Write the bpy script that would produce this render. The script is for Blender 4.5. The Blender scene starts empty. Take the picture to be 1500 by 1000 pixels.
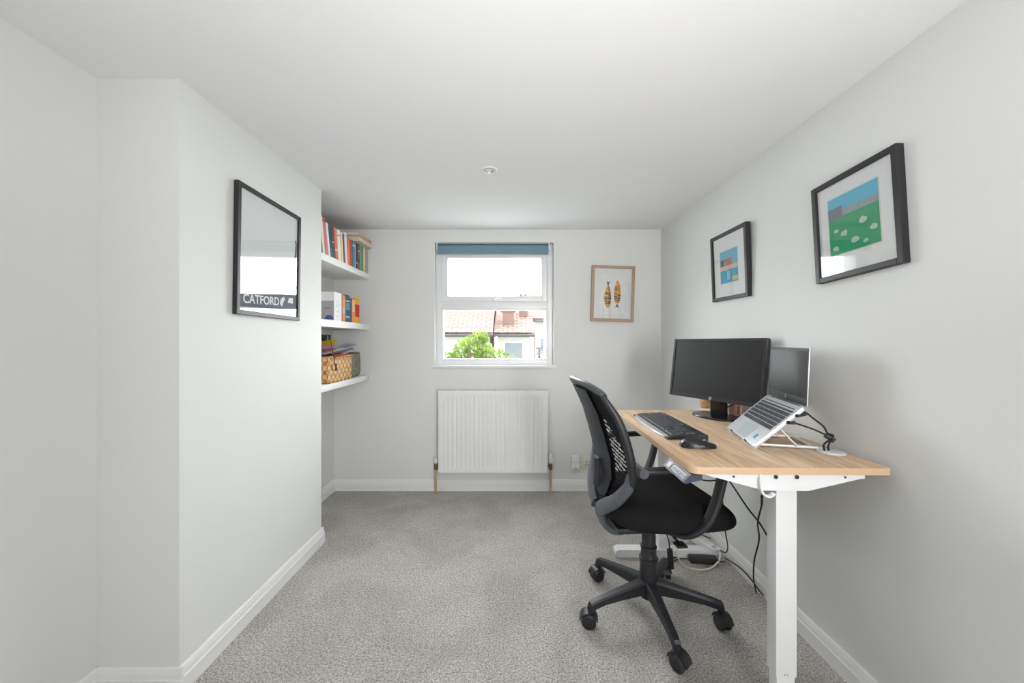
import bpy, bmesh, math, random
from mathutils import Vector, Matrix, Euler
R = math.radians
random.seed(7)
S = bpy.context.scene
COL = S.collection

# ------------------------------------------------------------------ camera, world, lights, exposure
F, CX, CY, HC = 555.0, 751.0, 499.0, 1.175
cam_d = bpy.data.cameras.new('camera')
cam = bpy.data.objects.new('camera', cam_d)
COL.objects.link(cam)
cam.location = (0, 0, HC)
cam.rotation_euler = (R(90), 0, 0)
cam_d.sensor_width = 36.0
cam_d.lens = F / 1500.0 * 36.0
cam_d.shift_x = (750 - CX) / 1500.0
cam_d.shift_y = (CY - 500) / 1500.0
cam_d.clip_start = 0.02
S.camera = cam

S.view_settings.view_transform = 'Standard'
S.view_settings.look = 'None'
S.view_settings.gamma = 1.0
S.view_settings.use_curve_mapping = False
S.view_settings.exposure = 0.0

world = bpy.data.worlds.new('sky'); S.world = world
world.use_nodes = True
wn, wl = world.node_tree.nodes, world.node_tree.links
wn.clear()
w_out = wn.new('ShaderNodeOutputWorld'); w_bg = wn.new('ShaderNodeBackground')
w_tc = wn.new('ShaderNodeTexCoord'); w_sep = wn.new('ShaderNodeSeparateXYZ')
w_mr = wn.new('ShaderNodeMapRange')
w_mr.inputs['From Min'].default_value = 0.05; w_mr.inputs['From Max'].default_value = 0.6
w_mr.inputs['To Min'].default_value = 2.9; w_mr.inputs['To Max'].default_value = 20.0     # bright overcast sky towards the window side
wl.new(w_tc.outputs['Generated'], w_sep.inputs[0]); wl.new(w_sep.outputs['Y'], w_mr.inputs['Value'])
w_bg.inputs['Color'].default_value = (0.97, 0.985, 1.0, 1)
wl.new(w_mr.outputs[0], w_bg.inputs['Strength']); wl.new(w_bg.outputs[0], w_out.inputs[0])

def area(name, loc, rot, sx, sy, power, col=(1, 1, 1)):
    d = bpy.data.lights.new(name, 'AREA'); d.shape = 'RECTANGLE'; d.size = sx; d.size_y = sy
    d.energy = power; d.color = col
    o = bpy.data.objects.new(name, d); COL.objects.link(o)
    o.location = loc; o.rotation_euler = rot
    return o
# added fill lamps behind the camera (soft wash and narrower beam), and a flash bounced off the ceiling
area('rear_fill_soft', (0.86, -1.45, 1.2), (R(90), 0, 0), 0.5, 1.6, 20.0, (1, 0.99, 0.98))
l_ = area('rear_fill_narrow', (0.90, -1.44, 1.3), (R(90), 0, R(13)), 0.4, 0.9, 3.4, (1, 0.99, 0.98)); l_.data.spread = R(60)
l_ = area('bounce_flash', (0.10, 0.05, 0.95), (R(160), 0, 0), 1.0, 0.8, 8.3, (1, 0.995, 0.99)); l_.data.spread = R(125)

# ------------------------------------------------------------------ room numbers
H = 2.05
XR, XL, XA, XC = 1.165, -1.388, -1.406, -1.113      # right wall, near left wall, alcove wall, chimney face
YB, YC0, YC1, YR = 2.979, 1.265, 2.203, -1.5        # back wall, chimney near / far, rear wall
def W(x, y, Y): return Vector(((x - CX) * Y / F, Y, HC - (y - CY) * Y / F))
def WX(x, y, X):
    Y = F * X / (x - CX); return Vector((X, Y, HC - (y - CY) * Y / F))
def WZ(x, y, Z):
    Y = F * (HC - Z) / (y - CY); return Vector(((x - CX) * Y / F, Y, Z))

# ------------------------------------------------------------------ materials
def lin(c):
    r = []
    for v in c[:3]:
        v /= 255.0
        r.append(v / 12.92 if v <= 0.04045 else ((v + 0.055) / 1.055) ** 2.4)
    return (*r, 1.0)
MATS = {}
def mat(name, rgb, rough=0.5, metal=0.0, spec=0.5, var=0.04, vscale=6.0, bump=0.0, bscale=200.0, stretch=(1, 1, 1), coat=0.0):
    """principled surface whose colour varies a little by noise, with an optional noise bump"""
    if name in MATS: return MATS[name]
    m = bpy.data.materials.new(name); m.use_nodes = True
    n, l = m.node_tree.nodes, m.node_tree.links
    p = n['Principled BSDF']
    p.inputs['Roughness'].default_value = rough; p.inputs['Metallic'].default_value = metal
    p.inputs['Specular IOR Level'].default_value = spec
    p.inputs['Coat Weight'].default_value = coat
    tc = n.new('ShaderNodeTexCoord'); mp = n.new('ShaderNodeMapping')
    mp.inputs['Scale'].default_value = stretch
    l.new(tc.outputs['Object'], mp.inputs[0])
    nz = n.new('ShaderNodeTexNoise'); nz.inputs['Scale'].default_value = vscale; nz.inputs['Detail'].default_value = 4
    l.new(mp.outputs[0], nz.inputs['Vector'])
    rp = n.new('ShaderNodeMixRGB')
    c = lin(rgb)
    rp.inputs[1].default_value = tuple(max(0, v * (1 - var)) for v in c[:3]) + (1,)
    rp.inputs[2].default_value = tuple(min(1, v * (1 + var)) for v in c[:3]) + (1,)
    l.new(nz.outputs['Fac'], rp.inputs[0]); l.new(rp.outputs[0], p.inputs['Base Color'])
    if bump > 0:
        nb = n.new('ShaderNodeTexNoise'); nb.inputs['Scale'].default_value = bscale; nb.inputs['Detail'].default_value = 3
        l.new(mp.outputs[0], nb.inputs['Vector'])
        b = n.new('ShaderNodeBump'); b.inputs['Strength'].default_value = bump; b.inputs['Distance'].default_value = 0.002
        l.new(nb.outputs['Fac'], b.inputs['Height']); l.new(b.outputs[0], p.inputs['Normal'])
    MATS[name] = m
    return m

M_wall = mat('wall_paint', (229, 230, 228), 0.75, spec=0.25, var=0.012, vscale=1.6, bump=0.05, bscale=260)
M_ceil = mat('ceiling_paint', (238, 238, 240), 0.85, spec=0.2, var=0.01, vscale=1.2, bump=0.03, bscale=260)
M_trim = mat('white_gloss_trim', (236, 236, 236), 0.4, var=0.01)
M_upvc = mat('white_upvc', (238, 239, 241), 0.3, var=0.01)
M_rad = mat('radiator_enamel', (236, 237, 237), 0.35, var=0.01)
M_shelf = mat('shelf_white_paint', (238, 238, 236), 0.45, var=0.01)
M_steel_w = mat('white_powder_coat', (235, 236, 237), 0.45, var=0.015, bump=0.05, bscale=500)
M_black = mat('black_plastic', (34, 35, 38), 0.45, var=0.08, bump=0.06, bscale=700)
M_blackg = mat('gloss_black_plastic', (22, 22, 24), 0.25, var=0.05)
M_dkgrey = mat('dark_grey_plastic', (58, 60, 65), 0.38, var=0.06, bump=0.05, bscale=600)
M_cable = mat('black_cable', (26, 26, 28), 0.5, var=0.05)
M_cablew = mat('cream_cable', (222, 214, 202), 0.5, var=0.04)
M_fabric = mat('black_seat_fabric', (31, 31, 33), 0.95, spec=0.15, var=0.35, vscale=420, bump=0.6, bscale=650)
M_brass = mat('aged_brass', (128, 112, 88), 0.4, metal=0.8, var=0.2, vscale=40)
M_copper = mat('painted_copper_pipe', (205, 176, 140), 0.4, metal=0.25, var=0.1, vscale=30)
M_chrome = mat('satin_chrome', (190, 190, 192), 0.25, metal=1.0, var=0.03)
M_silver = mat('laptop_aluminium', (214, 216, 220), 0.35, metal=0.55, var=0.02)
M_key = mat('key_black', (66, 68, 74), 0.42, var=0.1)
M_frame_b = mat('black_frame', (36, 34, 37), 0.45, var=0.15, vscale=14, stretch=(1, 1, 6))
M_frame_o = mat('oak_frame', (178, 150, 124), 0.5, var=0.14, vscale=18, stretch=(1, 1, 8))
M_mat_w = mat('white_mount_board', (236, 236, 236), 0.8, var=0.01)
M_paper = mat('book_pages', (228, 220, 204), 0.9, var=0.05, vscale=30, stretch=(1, 20, 1))

def glass_mat(name, tint=(1, 1, 1), ior=1.5, rough=0.0):
    m = bpy.data.materials.new(name); m.use_nodes = True
    n, l = m.node_tree.nodes, m.node_tree.links; n.clear()
    o = n.new('ShaderNodeOutputMaterial'); mx = n.new('ShaderNodeMixShader'); t = n.new('ShaderNodeBsdfTransparent')
    g = n.new('ShaderNodeBsdfGlossy'); geo = n.new('ShaderNodeNewGeometry'); dt = n.new('ShaderNodeVectorMath'); dt.operation = 'DOT_PRODUCT'
    l.new(geo.outputs['Incoming'], dt.inputs[0]); l.new(geo.outputs['Normal'], dt.inputs[1])
    def mth(op, a, b=None, **k):
        q = n.new('ShaderNodeMath'); q.operation = op
        for i_, v_ in enumerate((a, b)):
            if v_ is None: continue
            if isinstance(v_, (int, float)): q.inputs[i_].default_value = v_
            else: l.new(v_, q.inputs[i_])
        return q.outputs[0]
    ab = mth('ABSOLUTE', dt.outputs['Value']); om = mth('SUBTRACT', 1.0, ab); p5 = mth('POWER', om, 5.0)
    f0 = ((ior - 1) / (ior + 1)) ** 2
    fac = mth('ADD', mth('MULTIPLY', p5, 1 - f0), f0)          # same reflectance on both faces of the thin pane
    t.inputs[0].default_value = (*tint, 1); g.inputs['Roughness'].default_value = rough
    l.new(fac, mx.inputs[0]); l.new(t.outputs[0], mx.inputs[1]); l.new(g.outputs[0], mx.inputs[2]); l.new(mx.outputs[0], o.inputs[0])
    return m
M_glass = glass_mat('clear_window_glass', (0.97, 0.99, 0.985))
M_pglass = glass_mat('picture_glass', (0.985, 0.99, 0.99), 1.62)

def node_mat(name, rough=0.6, spec=0.5):
    m = bpy.data.materials.new(name); m.use_nodes = True
    n, l = m.node_tree.nodes, m.node_tree.links
    p = n['Principled BSDF']; p.inputs['Roughness'].default_value = rough; p.inputs['Specular IOR Level'].default_value = spec
    return m, n, l, p
def ramp(n, stops, interp='LINEAR'):
    r = n.new('ShaderNodeValToRGB'); cr = r.color_ramp; cr.interpolation = interp
    while len(cr.elements) < len(stops): cr.elements.new(0.5)
    for e, (pos, c) in zip(cr.elements, stops):
        e.position = pos; e.color = lin(c)
    return r

def carpet_mat():
    m, n, l, p = node_mat('grey_twist_carpet', 1.0, 0.05)
    tc = n.new('ShaderNodeTexCoord')
    n1 = n.new('ShaderNodeTexNoise'); n1.inputs['Scale'].default_value = 150; n1.inputs['Detail'].default_value = 5; n1.inputs['Roughness'].default_value = 0.75
    n2 = n.new('ShaderNodeTexNoise'); n2.inputs['Scale'].default_value = 3.2; n2.inputs['Detail'].default_value = 5; n2.inputs['Distortion'].default_value = 0.8
    v = n.new('ShaderNodeTexVoronoi'); v.inputs['Scale'].default_value = 190
    for k in (n1, n2, v): l.new(tc.outputs['Object'], k.inputs['Vector'])
    r1 = ramp(n, [(0.34, (128, 124, 120)), (0.5, (222, 219, 215)), (0.62, (255, 254, 252))])
    l.new(n1.outputs['Fac'], r1.inputs[0])
    r2 = ramp(n, [(0.36, (236, 235, 234)), (0.62, (255, 255, 255))])
    l.new(n2.outputs['Fac'], r2.inputs[0])
    mx = n.new('ShaderNodeMixRGB'); mx.blend_type = 'MULTIPLY'; mx.inputs[0].default_value = 1
    l.new(r1.outputs[0], mx.inputs[1]); l.new(r2.outputs[0], mx.inputs[2])
    r3 = ramp(n, [(0.0, (255, 255, 255)), (0.6, (214, 212, 210))])
    l.new(v.outputs['Distance'], r3.inputs[0])
    mx2 = n.new('ShaderNodeMixRGB'); mx2.blend_type = 'MULTIPLY'; mx2.inputs[0].default_value = 1
    l.new(mx.outputs[0], mx2.inputs[1]); l.new(r3.outputs[0], mx2.inputs[2])
    l.new(mx2.outputs[0], p.inputs['Base Color'])
    b = n.new('ShaderNodeBump'); b.inputs['Strength'].default_value = 0.7; b.inputs['Distance'].default_value = 0.006
    l.new(n1.outputs['Fac'], b.inputs['Height']); l.new(b.outputs[0], p.inputs['Normal'])
    return m
M_carpet = carpet_mat()

def oak_mat():
    m, n, l, p = node_mat('light_oak_laminate', 0.42, 0.45)
    tc = n.new('ShaderNodeTexCoord')
    mp = n.new('ShaderNodeMapping'); mp.inputs['Scale'].default_value = (8.0, 0.9, 2.0)
    l.new(tc.outputs['Object'], mp.inputs[0])
    n1 = n.new('ShaderNodeTexNoise'); n1.inputs['Scale'].default_value = 1.6; n1.inputs['Detail'].default_value = 7; n1.inputs['Distortion'].default_value = 1.5; n1.inputs['Roughness'].default_value = 0.6
    l.new(mp.outputs[0], n1.inputs['Vector'])
    mp2 = n.new('ShaderNodeMapping'); mp2.inputs['Scale'].default_value = (70.0, 4.0, 8.0)
    l.new(tc.outputs['Object'], mp2.inputs[0])
    n2 = n.new('ShaderNodeTexNoise'); n2.inputs['Scale'].default_value = 1.0; n2.inputs['Detail'].default_value = 4
    l.new(mp2.outputs[0], n2.inputs['Vector'])
    r1 = ramp(n, [(0.30, (204, 168, 130)), (0.47, (230, 197, 162)), (0.60, (241, 213, 181)), (0.75, (219, 184, 148))])
    l.new(n1.outputs['Fac'], r1.inputs[0])
    r2 = ramp(n, [(0.35, (226, 220, 212)), (0.6, (255, 255, 255))])
    l.new(n2.outputs['Fac'], r2.inputs[0])
    mx = n.new('ShaderNodeMixRGB'); mx.blend_type = 'MULTIPLY'; mx.inputs[0].default_value = 1
    l.new(r1.outputs[0], mx.inputs[1]); l.new(r2.outputs[0], mx.inputs[2])
    geo = n.new('ShaderNodeNewGeometry'); sz = n.new('ShaderNodeSeparateXYZ'); l.new(geo.outputs['True Normal'], sz.inputs[0])
    gt = n.new('ShaderNodeMath'); gt.operation = 'GREATER_THAN'; gt.inputs[1].default_value = .5; l.new(sz.outputs['Z'], gt.inputs[0])
    em = n.new('ShaderNodeMixRGB'); em.inputs[1].default_value = lin((216, 184, 148))          # plain edge banding round the board
    l.new(gt.outputs[0], em.inputs[0]); l.new(mx.outputs[0], em.inputs[2]); l.new(em.outputs[0], p.inputs['Base Color'])
    return m
M_oak = oak_mat()

def weave_mat(name, c0, c1, sx, sy):
    m, n, l, p = node_mat(name, 0.7, 0.3)
    tc = n.new('ShaderNodeTexCoord')
    mp = n.new('ShaderNodeMapping'); mp.inputs['Scale'].default_value = (sx, sx, sy)
    l.new(tc.outputs['Object'], mp.inputs[0])
    ck = n.new('ShaderNodeTexChecker'); ck.inputs['Scale'].default_value = 1
    ck.inputs[1].default_value = lin(c0); ck.inputs[2].default_value = lin(c1)
    l.new(mp.outputs[0], ck.inputs[0])
    nz = n.new('ShaderNodeTexNoise'); nz.inputs['Scale'].default_value = 60; nz.inputs['Detail'].default_value = 3
    l.new(tc.outputs['Object'], nz.inputs['Vector'])
    rr = ramp(n, [(0.3, (200, 190, 180)), (0.65, (255, 255, 255))]); l.new(nz.outputs['Fac'], rr.inputs[0])
    mx = n.new('ShaderNodeMixRGB'); mx.blend_type = 'MULTIPLY'; mx.inputs[0].default_value = 1
    l.new(ck.outputs[0], mx.inputs[1]); l.new(rr.outputs[0], mx.inputs[2]); l.new(mx.outputs[0], p.inputs['Base Color'])
    b = n.new('ShaderNodeBump'); b.inputs['Strength'].default_value = 0.5; b.inputs['Distance'].default_value = 0.004
    l.new(ck.outputs['Fac'], b.inputs['Height']); l.new(b.outputs[0], p.inputs['Normal'])
    return m

# ------------------------------------------------------------------ mesh helpers
def fin(name, bm, m, parent=None, smooth=None, loc=None, sub=0, recalc=True):
    """link the bmesh as ONE mesh object; smooth = auto smooth angle in degrees"""
    if recalc: bmesh.ops.recalc_face_normals(bm, faces=bm.faces)
    me = bpy.data.meshes.new(name)
    if smooth is not None:
        for f in bm.faces: f.smooth = True
        for e in bm.edges:
            if len(e.link_faces) == 2 and e.calc_face_angle(0) > R(smooth): e.smooth = False
    bm.to_mesh(me); bm.free()
    for k in (m if isinstance(m, (list, tuple)) else [m]): me.materials.append(k)
    o = bpy.data.objects.new(name, me); COL.objects.link(o)
    if loc: o.location = loc
    if parent: o.parent = parent
    if sub:
        s = o.modifiers.new('subdivision', 'SUBSURF'); s.levels = sub; s.render_levels = sub
    return o
def B(): return bmesh.new()
def box(bm, x0, x1, y0, y1, z0, z1, bev=0.0, seg=2, mtx=None):
    r = bmesh.ops.create_cube(bm, size=1.0)
    vs = r['verts']
    for v in vs:
        v.co = Vector((x0 + (v.co.x + .5) * (x1 - x0), y0 + (v.co.y + .5) * (y1 - y0), z0 + (v.co.z + .5) * (z1 - z0)))
    if bev > 0:
        es = list({e for v in vs for e in v.link_edges})
        rb = bmesh.ops.bevel(bm, geom=es, offset=bev, segments=seg, affect='EDGES', profile=0.7)
        vs = list({v for f in rb['faces'] for v in f.verts} | {v for v in vs if v.is_valid})
    if mtx is not None:
        bmesh.ops.transform(bm, matrix=mtx, verts=vs)
    return vs
def bxo(name, dims, m, parent=None, bev=0.0, smooth=None, seg=2):
    bm = B(); box(bm, *dims, bev=bev, seg=seg)
    return fin(name, bm, m, parent, smooth if smooth is not None else (35 if bev else None))
def ring(bm, c, u, v, ru, rv, seg, pw=2.0):
    out = []
    for i in range(seg):
        a = 2 * math.pi * i / seg
        ca, sa = math.cos(a), math.sin(a)
        ca = math.copysign(abs(ca) ** (2 / pw), ca); sa = math.copysign(abs(sa) ** (2 / pw), sa)
        out.append(bm.verts.new(c + u * (ru * ca) + v * (rv * sa)))
    return out
def skin(bm, rings, cap=True):
    n = len(rings[0])
    for a, b in zip(rings, rings[1:]):
        for i in range(n):
            bm.faces.new((a[i], a[(i + 1) % n], b[(i + 1) % n], b[i]))
    if cap:
        bm.faces.new(list(reversed(rings[0]))); bm.faces.new(rings[-1])
def cyl(bm, p0, p1, r0, r1=None, seg=20):
    p0, p1 = Vector(p0), Vector(p1); d = (p1 - p0).normalized()
    u = d.orthogonal().normalized(); v = d.cross(u)
    r1 = r0 if r1 is None else r1
    skin(bm, [ring(bm, p0, u, v, r0, r0, seg), ring(bm, p1, u, v, r1, r1, seg)])
def lathe(bm, prof, c=(0, 0, 0), seg=24):
    c = Vector(c); X, Y_ = Vector((1, 0, 0)), Vector((0, 1, 0))
    rs = [ring(bm, c + Vector((0, 0, z)), X, Y_, max(r, 1e-4), max(r, 1e-4), seg) for r, z in prof]
    skin(bm, rs)
def catmull(pts, k=6):
    pts = [Vector(p) for p in pts]
    if len(pts) < 3: return pts
    P = [pts[0] * 2 - pts[1]] + pts + [pts[-1] * 2 - pts[-2]]
    out = []
    for i in range(1, len(P) - 2):
        for j in range(k):
            t = j / k
            a, b, c, d = P[i - 1], P[i], P[i + 1], P[i + 2]
            out.append(0.5 * ((2 * b) + (c - a) * t + (2 * a - 5 * b + 4 * c - d) * t * t + (3 * b - a - 3 * c + d) * t ** 3))
    out.append(pts[-1])
    return out
def tube(bm, pts, r, seg=8, k=6, smooth=True):
    pts = catmull(pts, k) if smooth else [Vector(p) for p in pts]
    d0 = (pts[1] - pts[0]).normalized(); u = d0.orthogonal().normalized()
    rs = []
    for i, p in enumerate(pts):
        d = (pts[min(i + 1, len(pts) - 1)] - pts[max(i - 1, 0)]).normalized()
        u = (u - d * u.dot(d)).normalized(); v = d.cross(u)
        rs.append(ring(bm, p, u, v, r, r, seg))
    skin(bm, rs)
def sweep(bm, pts, wid, thk, ref=(0, 1, 0), k=6, seg=16, pw=4.0):
    """flat rounded section swept along a path; wid along ref, thk across it; wid/thk may be lists"""
    n = len(pts)
    wl_ = wid if isinstance(wid, (list, tuple)) else [wid] * n
    tl_ = thk if isinstance(thk, (list, tuple)) else [thk] * n
    full = catmull(pts, k); ww = catmull([(a, b, 0) for a, b in zip(wl_, tl_)], k)
    ref = Vector(ref); rs = []
    for i, p in enumerate(full):
        d = (full[min(i + 1, len(full) - 1)] - full[max(i - 1, 0)]).normalized()
        u = (ref - d * ref.dot(d)).normalized(); v = d.cross(u)
        rs.append(ring(bm, p, u, v, ww[i].x / 2, ww[i].y / 2, seg, pw))
    skin(bm, rs)
def quadprism(bm, poly, axis, a0, a1):
    """polygon of 2-D points extruded along an axis"""
    def P(p, a): return {'x': (a, p[0], p[1]), 'y': (p[0], a, p[1]), 'z': (p[0], p[1], a)}[axis]
    A = [bm.verts.new(P(p, a0)) for p in poly]; Bv = [bm.verts.new(P(p, a1)) for p in poly]
    n = len(poly)
    bm.faces.new(list(reversed(A))); bm.faces.new(Bv)
    for i in range(n): bm.faces.new((A[i], A[(i + 1) % n], Bv[(i + 1) % n], Bv[i]))
def text_mesh(name, s, size, m, parent, extr=0.0006, mtx=None, shear=0.0, bold=0.0, spacing=1.0):
    cu = bpy.data.curves.new(name, 'FONT'); cu.body = s; cu.size = size; cu.extrude = extr
    cu.align_x = 'CENTER'; cu.align_y = 'CENTER'; cu.shear = shear; cu.offset = bold; cu.space_character = spacing
    o = bpy.data.objects.new(name, cu); COL.objects.link(o)
    bpy.context.view_layer.update()
    me = bpy.data.meshes.new_from_object(o.evaluated_get(bpy.context.evaluated_depsgraph_get()))
    bpy.data.objects.remove(o); bpy.data.curves.remove(cu)
    me.name = name; me.materials.clear(); me.materials.append(m)
    if mtx is not None: me.transform(mtx)
    o = bpy.data.objects.new(name, me); COL.objects.link(o); o.parent = parent
    return o

def tag(o, label=None, cat=None, group=None, kind=None):
    if label: o['label'] = label
    if cat: o['category'] = cat
    if group: o['group'] = group
    if kind: o['kind'] = kind
    return o
def thing(name, label, cat, loc=(0, 0, 0), rot=(0, 0, 0), group=None, mtx=None):
    o = bpy.data.objects.new(name, None); COL.objects.link(o)
    o.empty_display_size = 0.05
    if mtx is not None: o.matrix_world = mtx
    else: o.location = loc; o.rotation_euler = rot
    return tag(o, label, cat, group)
def struct(o): o['kind'] = 'structure'; return o

# ================================================================== SETTING
bm = B(); box(bm, XA - .2, XR + .2, YR - .2, YB + .25, -0.15, 0.0)
struct(fin('floor', bm, M_carpet))
bm = B(); box(bm, XA - .2, XR + .2, YR - .2, YB + .25, H, H + .15)
struct(fin('ceiling', bm, M_ceil))
# back wall with the window hole
OX0, OX1, OZ0, OZ1 = -0.612, 0.322, 0.976, 1.948
bm = B()
box(bm, XA - .2, OX0, YB, YB + .25, 0, H); box(bm, OX1, XR + .2, YB, YB + .25, 0, H)
box(bm, OX0, OX1, YB, YB + .25, 0, OZ0); box(bm, OX0, OX1, YB, YB + .25, OZ1, H)
struct(fin('wall_back', bm, M_wall))
struct(bxo('wall_right', (XR, XR + .2, YR, YB, 0, H), M_wall))
struct(bxo('wall_left', (XL - .2, XL, YR, YC0, 0, H), M_wall))
struct(bxo('wall_alcove', (XA - .2, XA, YC1, YB, 0, H), M_wall))
bm = B(); box(bm, XL - .2, XC, YC0, YC1, 0, H)
struct(fin('wall_chimney', bm, M_wall))
# rear wall behind the camera, with an unseen window added for the fill lamps
RX0, RX1, RZ0, RZ1 = 0.40, 1.12, 0.36, 1.98
bm = B()
box(bm, XL - .2, RX0, YR - .2, YR, 0, H); box(bm, RX1, XR + .2, YR - .2, YR, 0, H)
box(bm, RX0, RX1, YR - .2, YR, 0, RZ0); box(bm, RX0, RX1, YR - .2, YR, RZ1, H)
struct(fin('wall_rear', bm, M_wall))
bm = B()
for x in (RX0, .5 * (RX0 + RX1) - .03, RX1 - .06): box(bm, x, x + .06, YR - .14, YR - .08, RZ0, RZ1)
for z in (RZ0, RZ1 - .06): box(bm, RX0, RX1, YR - .14, YR - .08, z, z + .06)
struct(fin('added_rear_window', bm, M_upvc))

# baseboards: plain face, a step and a bevelled top
def baseboard(name, p0, p1, nrm, h=0.088, t=0.016):
    p0, p1, nrm = Vector((*p0, 0)), Vector((*p1, 0)), Vector((*nrm, 0))
    prof = [(0, 0), (t, 0), (t, h * .60), (t * .82, h * .64), (t * .70, h * .80), (t * .45, h * .95), (t * .25, h), (0, h)]
    bm = B()
    A = [bm.verts.new(p0 + nrm * a + Vector((0, 0, z))) for a, z in prof]
    C = [bm.verts.new(p1 + nrm * a + Vector((0, 0, z))) for a, z in prof]
    n = len(prof); bm.faces.new(A); bm.faces.new(list(reversed(C)))
    for i in range(n): bm.faces.new((A[i], A[(i + 1) % n], C[(i + 1) % n], C[i]))
    struct(fin(name, bm, M_trim))
baseboard('baseboard_back', (XA, YB), (XR, YB), (0, -1))
baseboard('baseboard_right', (XR, YR), (XR, YB), (-1, 0))
baseboard('baseboard_left', (XL, YR), (XL, YC0), (1, 0))
baseboard('baseboard_near_chimney', (XL, YC0), (XC + .016, YC0), (0, -1))
baseboard('baseboard_chimney', (XC, YC0), (XC, YC1 + .012), (1, 0))
baseboard('baseboard_alcove', (XA, YC1), (XA, YB), (1, 0))

# ------------------------------------------------------------------ window in the back wall
FY = 3.030
win = thing('window_1', None, None, (0, 0, 0)); win['kind'] = 'structure'
def frame_rect(bm, x0, x1, z0, z1, y0, y1, wl_, wr, wt, wb, bev=.004):
    box(bm, x0, x0 + wl_, y0, y1, z0, z1, bev); box(bm, x1 - wr, x1, y0, y1, z0, z1, bev)
    box(bm, x0 + wl_ - .003, x1 - wr + .003, y0, y1, z1 - wt, z1, bev); box(bm, x0 + wl_ - .003, x1 - wr + .003, y0, y1, z0, z0 + wb, bev)
bm = B(); frame_rect(bm, OX0, OX1, OZ0, OZ1, FY, FY + .07, .050, .049, .077, .052)
box(bm, OX0 + .04, OX1 - .04, FY, FY + .07, 1.426, 1.494, .004)
fin('window_frame', bm, M_upvc, win, 35)
bm = B(); frame_rect(bm, -.560, .271, 1.490, 1.872, FY - .016, FY + .05, .044, .044, .040, .041, .005)
fin('sash', bm, M_upvc, win, 35)
bm = B(); frame_rect(bm, -.566, .277, 1.020, 1.432, FY - .006, FY + .05, .012, .012, .012, .012, .003)
fin('glazing_bead', bm, M_upvc, win, 35)
for (x0, x1, z0, z1) in ((-.520, .232, 1.525, 1.838), (-.560, .271, 1.028, 1.426)):
    bxo('pane', (x0, x1, FY + .030, FY + .036, z0, z1), M_glass, win)
h_ = bxo('window_handle', (-.185, -.113, FY - .032, FY - .016, 1.500, 1.516), M_upvc, win, .004)
bm = B(); cyl(bm, (-.147, FY - .016, 1.512), (-.147, FY - .048, 1.512), .010); box(bm, -.155, -.100, FY - .056, FY - .044, 1.505, 1.519, .004)
fin('lever', bm, M_upvc, h_, 35)
bxo('trickle_vent', (-.352, .056, FY - .012, FY + .004, 1.874, 1.892), M_upvc, win, .003)
bxo('window_sill', (-.634, .340, YB - .014, FY + .005, .962, .982), M_trim, win, .004)

# roller blind rolled up at the top of the window opening
bl = thing('roller_blind', 'slate blue roller blind rolled up at the head of the window', 'blind', (-.155, 2.990, 1.94))
M_blind = mat('slate_blue_blind', (112, 143, 158), 0.8, var=0.12, vscale=30, bump=.2, bscale=500, stretch=(1, 1, 4))
bm = B(); cyl(bm, (-.436, 0, -.030), (.436, 0, -.030), .021, seg=24); box(bm, -.436, .436, -.0215, -.019, -.076, -.030)
fin('blind_fabric', bm, M_blind, bl, 40)
bxo('bottom_bar', (-.436, .436, -.024, -.014, -.084, -.074), M_blind, bl, .003)
for sx in (-1, 1): bxo('bracket', (sx * .440 - .004, sx * .440 + .004, -.02, .03, -.055, .004), M_upvc, bl, .002)
bxo('headrail', (-.452, .452, -.010, .034, -.004, .006), mat('blind_headrail', (150, 156, 158), .4), bl, .002)

# ------------------------------------------------------------------ outside the window
GZ = -5.6
M_grass = mat('street_ground', (150, 156, 140), .95, var=.2, vscale=.6)
struct(bxo('ground', (-40, 40, 4.5, 60, GZ - .3, GZ), M_grass))
def tile_mat():
    m, n, l, p = node_mat('faded_pink_roof_tiles', .9, .2)
    tc = n.new('ShaderNodeTexCoord'); mp = n.new('ShaderNodeMapping'); mp.inputs['Scale'].default_value = (1, 1, 1)
    l.new(tc.outputs['UV'], mp.inputs[0])
    br = n.new('ShaderNodeTexBrick'); br.inputs['Scale'].default_value = 1.0
    br.inputs['Color1'].default_value = lin((170, 148, 142)); br.inputs['Color2'].default_value = lin((162, 138, 130)); br.inputs['Mortar'].default_value = lin((128, 104, 98))
    br.inputs['Mortar Size'].default_value = .03
    l.new(mp.outputs[0], br.inputs[0]); l.new(br.outputs[0], p.inputs['Base Color'])
    return m
M_tile = tile_mat()
M_render = mat('pale_house_render', (206, 200, 194), .9, var=.05)
M_gutter = mat('dark_gutter', (84, 84, 92), .6)
M_pbrick = mat('chimney_brick', (150, 122, 112), .9, var=.15, vscale=3)
M_winglass = mat('house_window_glass', (134, 142, 148), .2, var=.2)
def uvquad(bm, uv, pts, sc=1.0):
    vs = [bm.verts.new(p) for p in pts]; f = bm.faces.new(vs)
    u = (vs[1].co - vs[0].co); w = (vs[3].co - vs[0].co)
    for lp, (a, b) in zip(f.loops, ((0, 0), (u.length, 0), (u.length, w.length), (0, w.length))): lp[uv].uv = (a * sc, b * sc)
    return f
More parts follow.
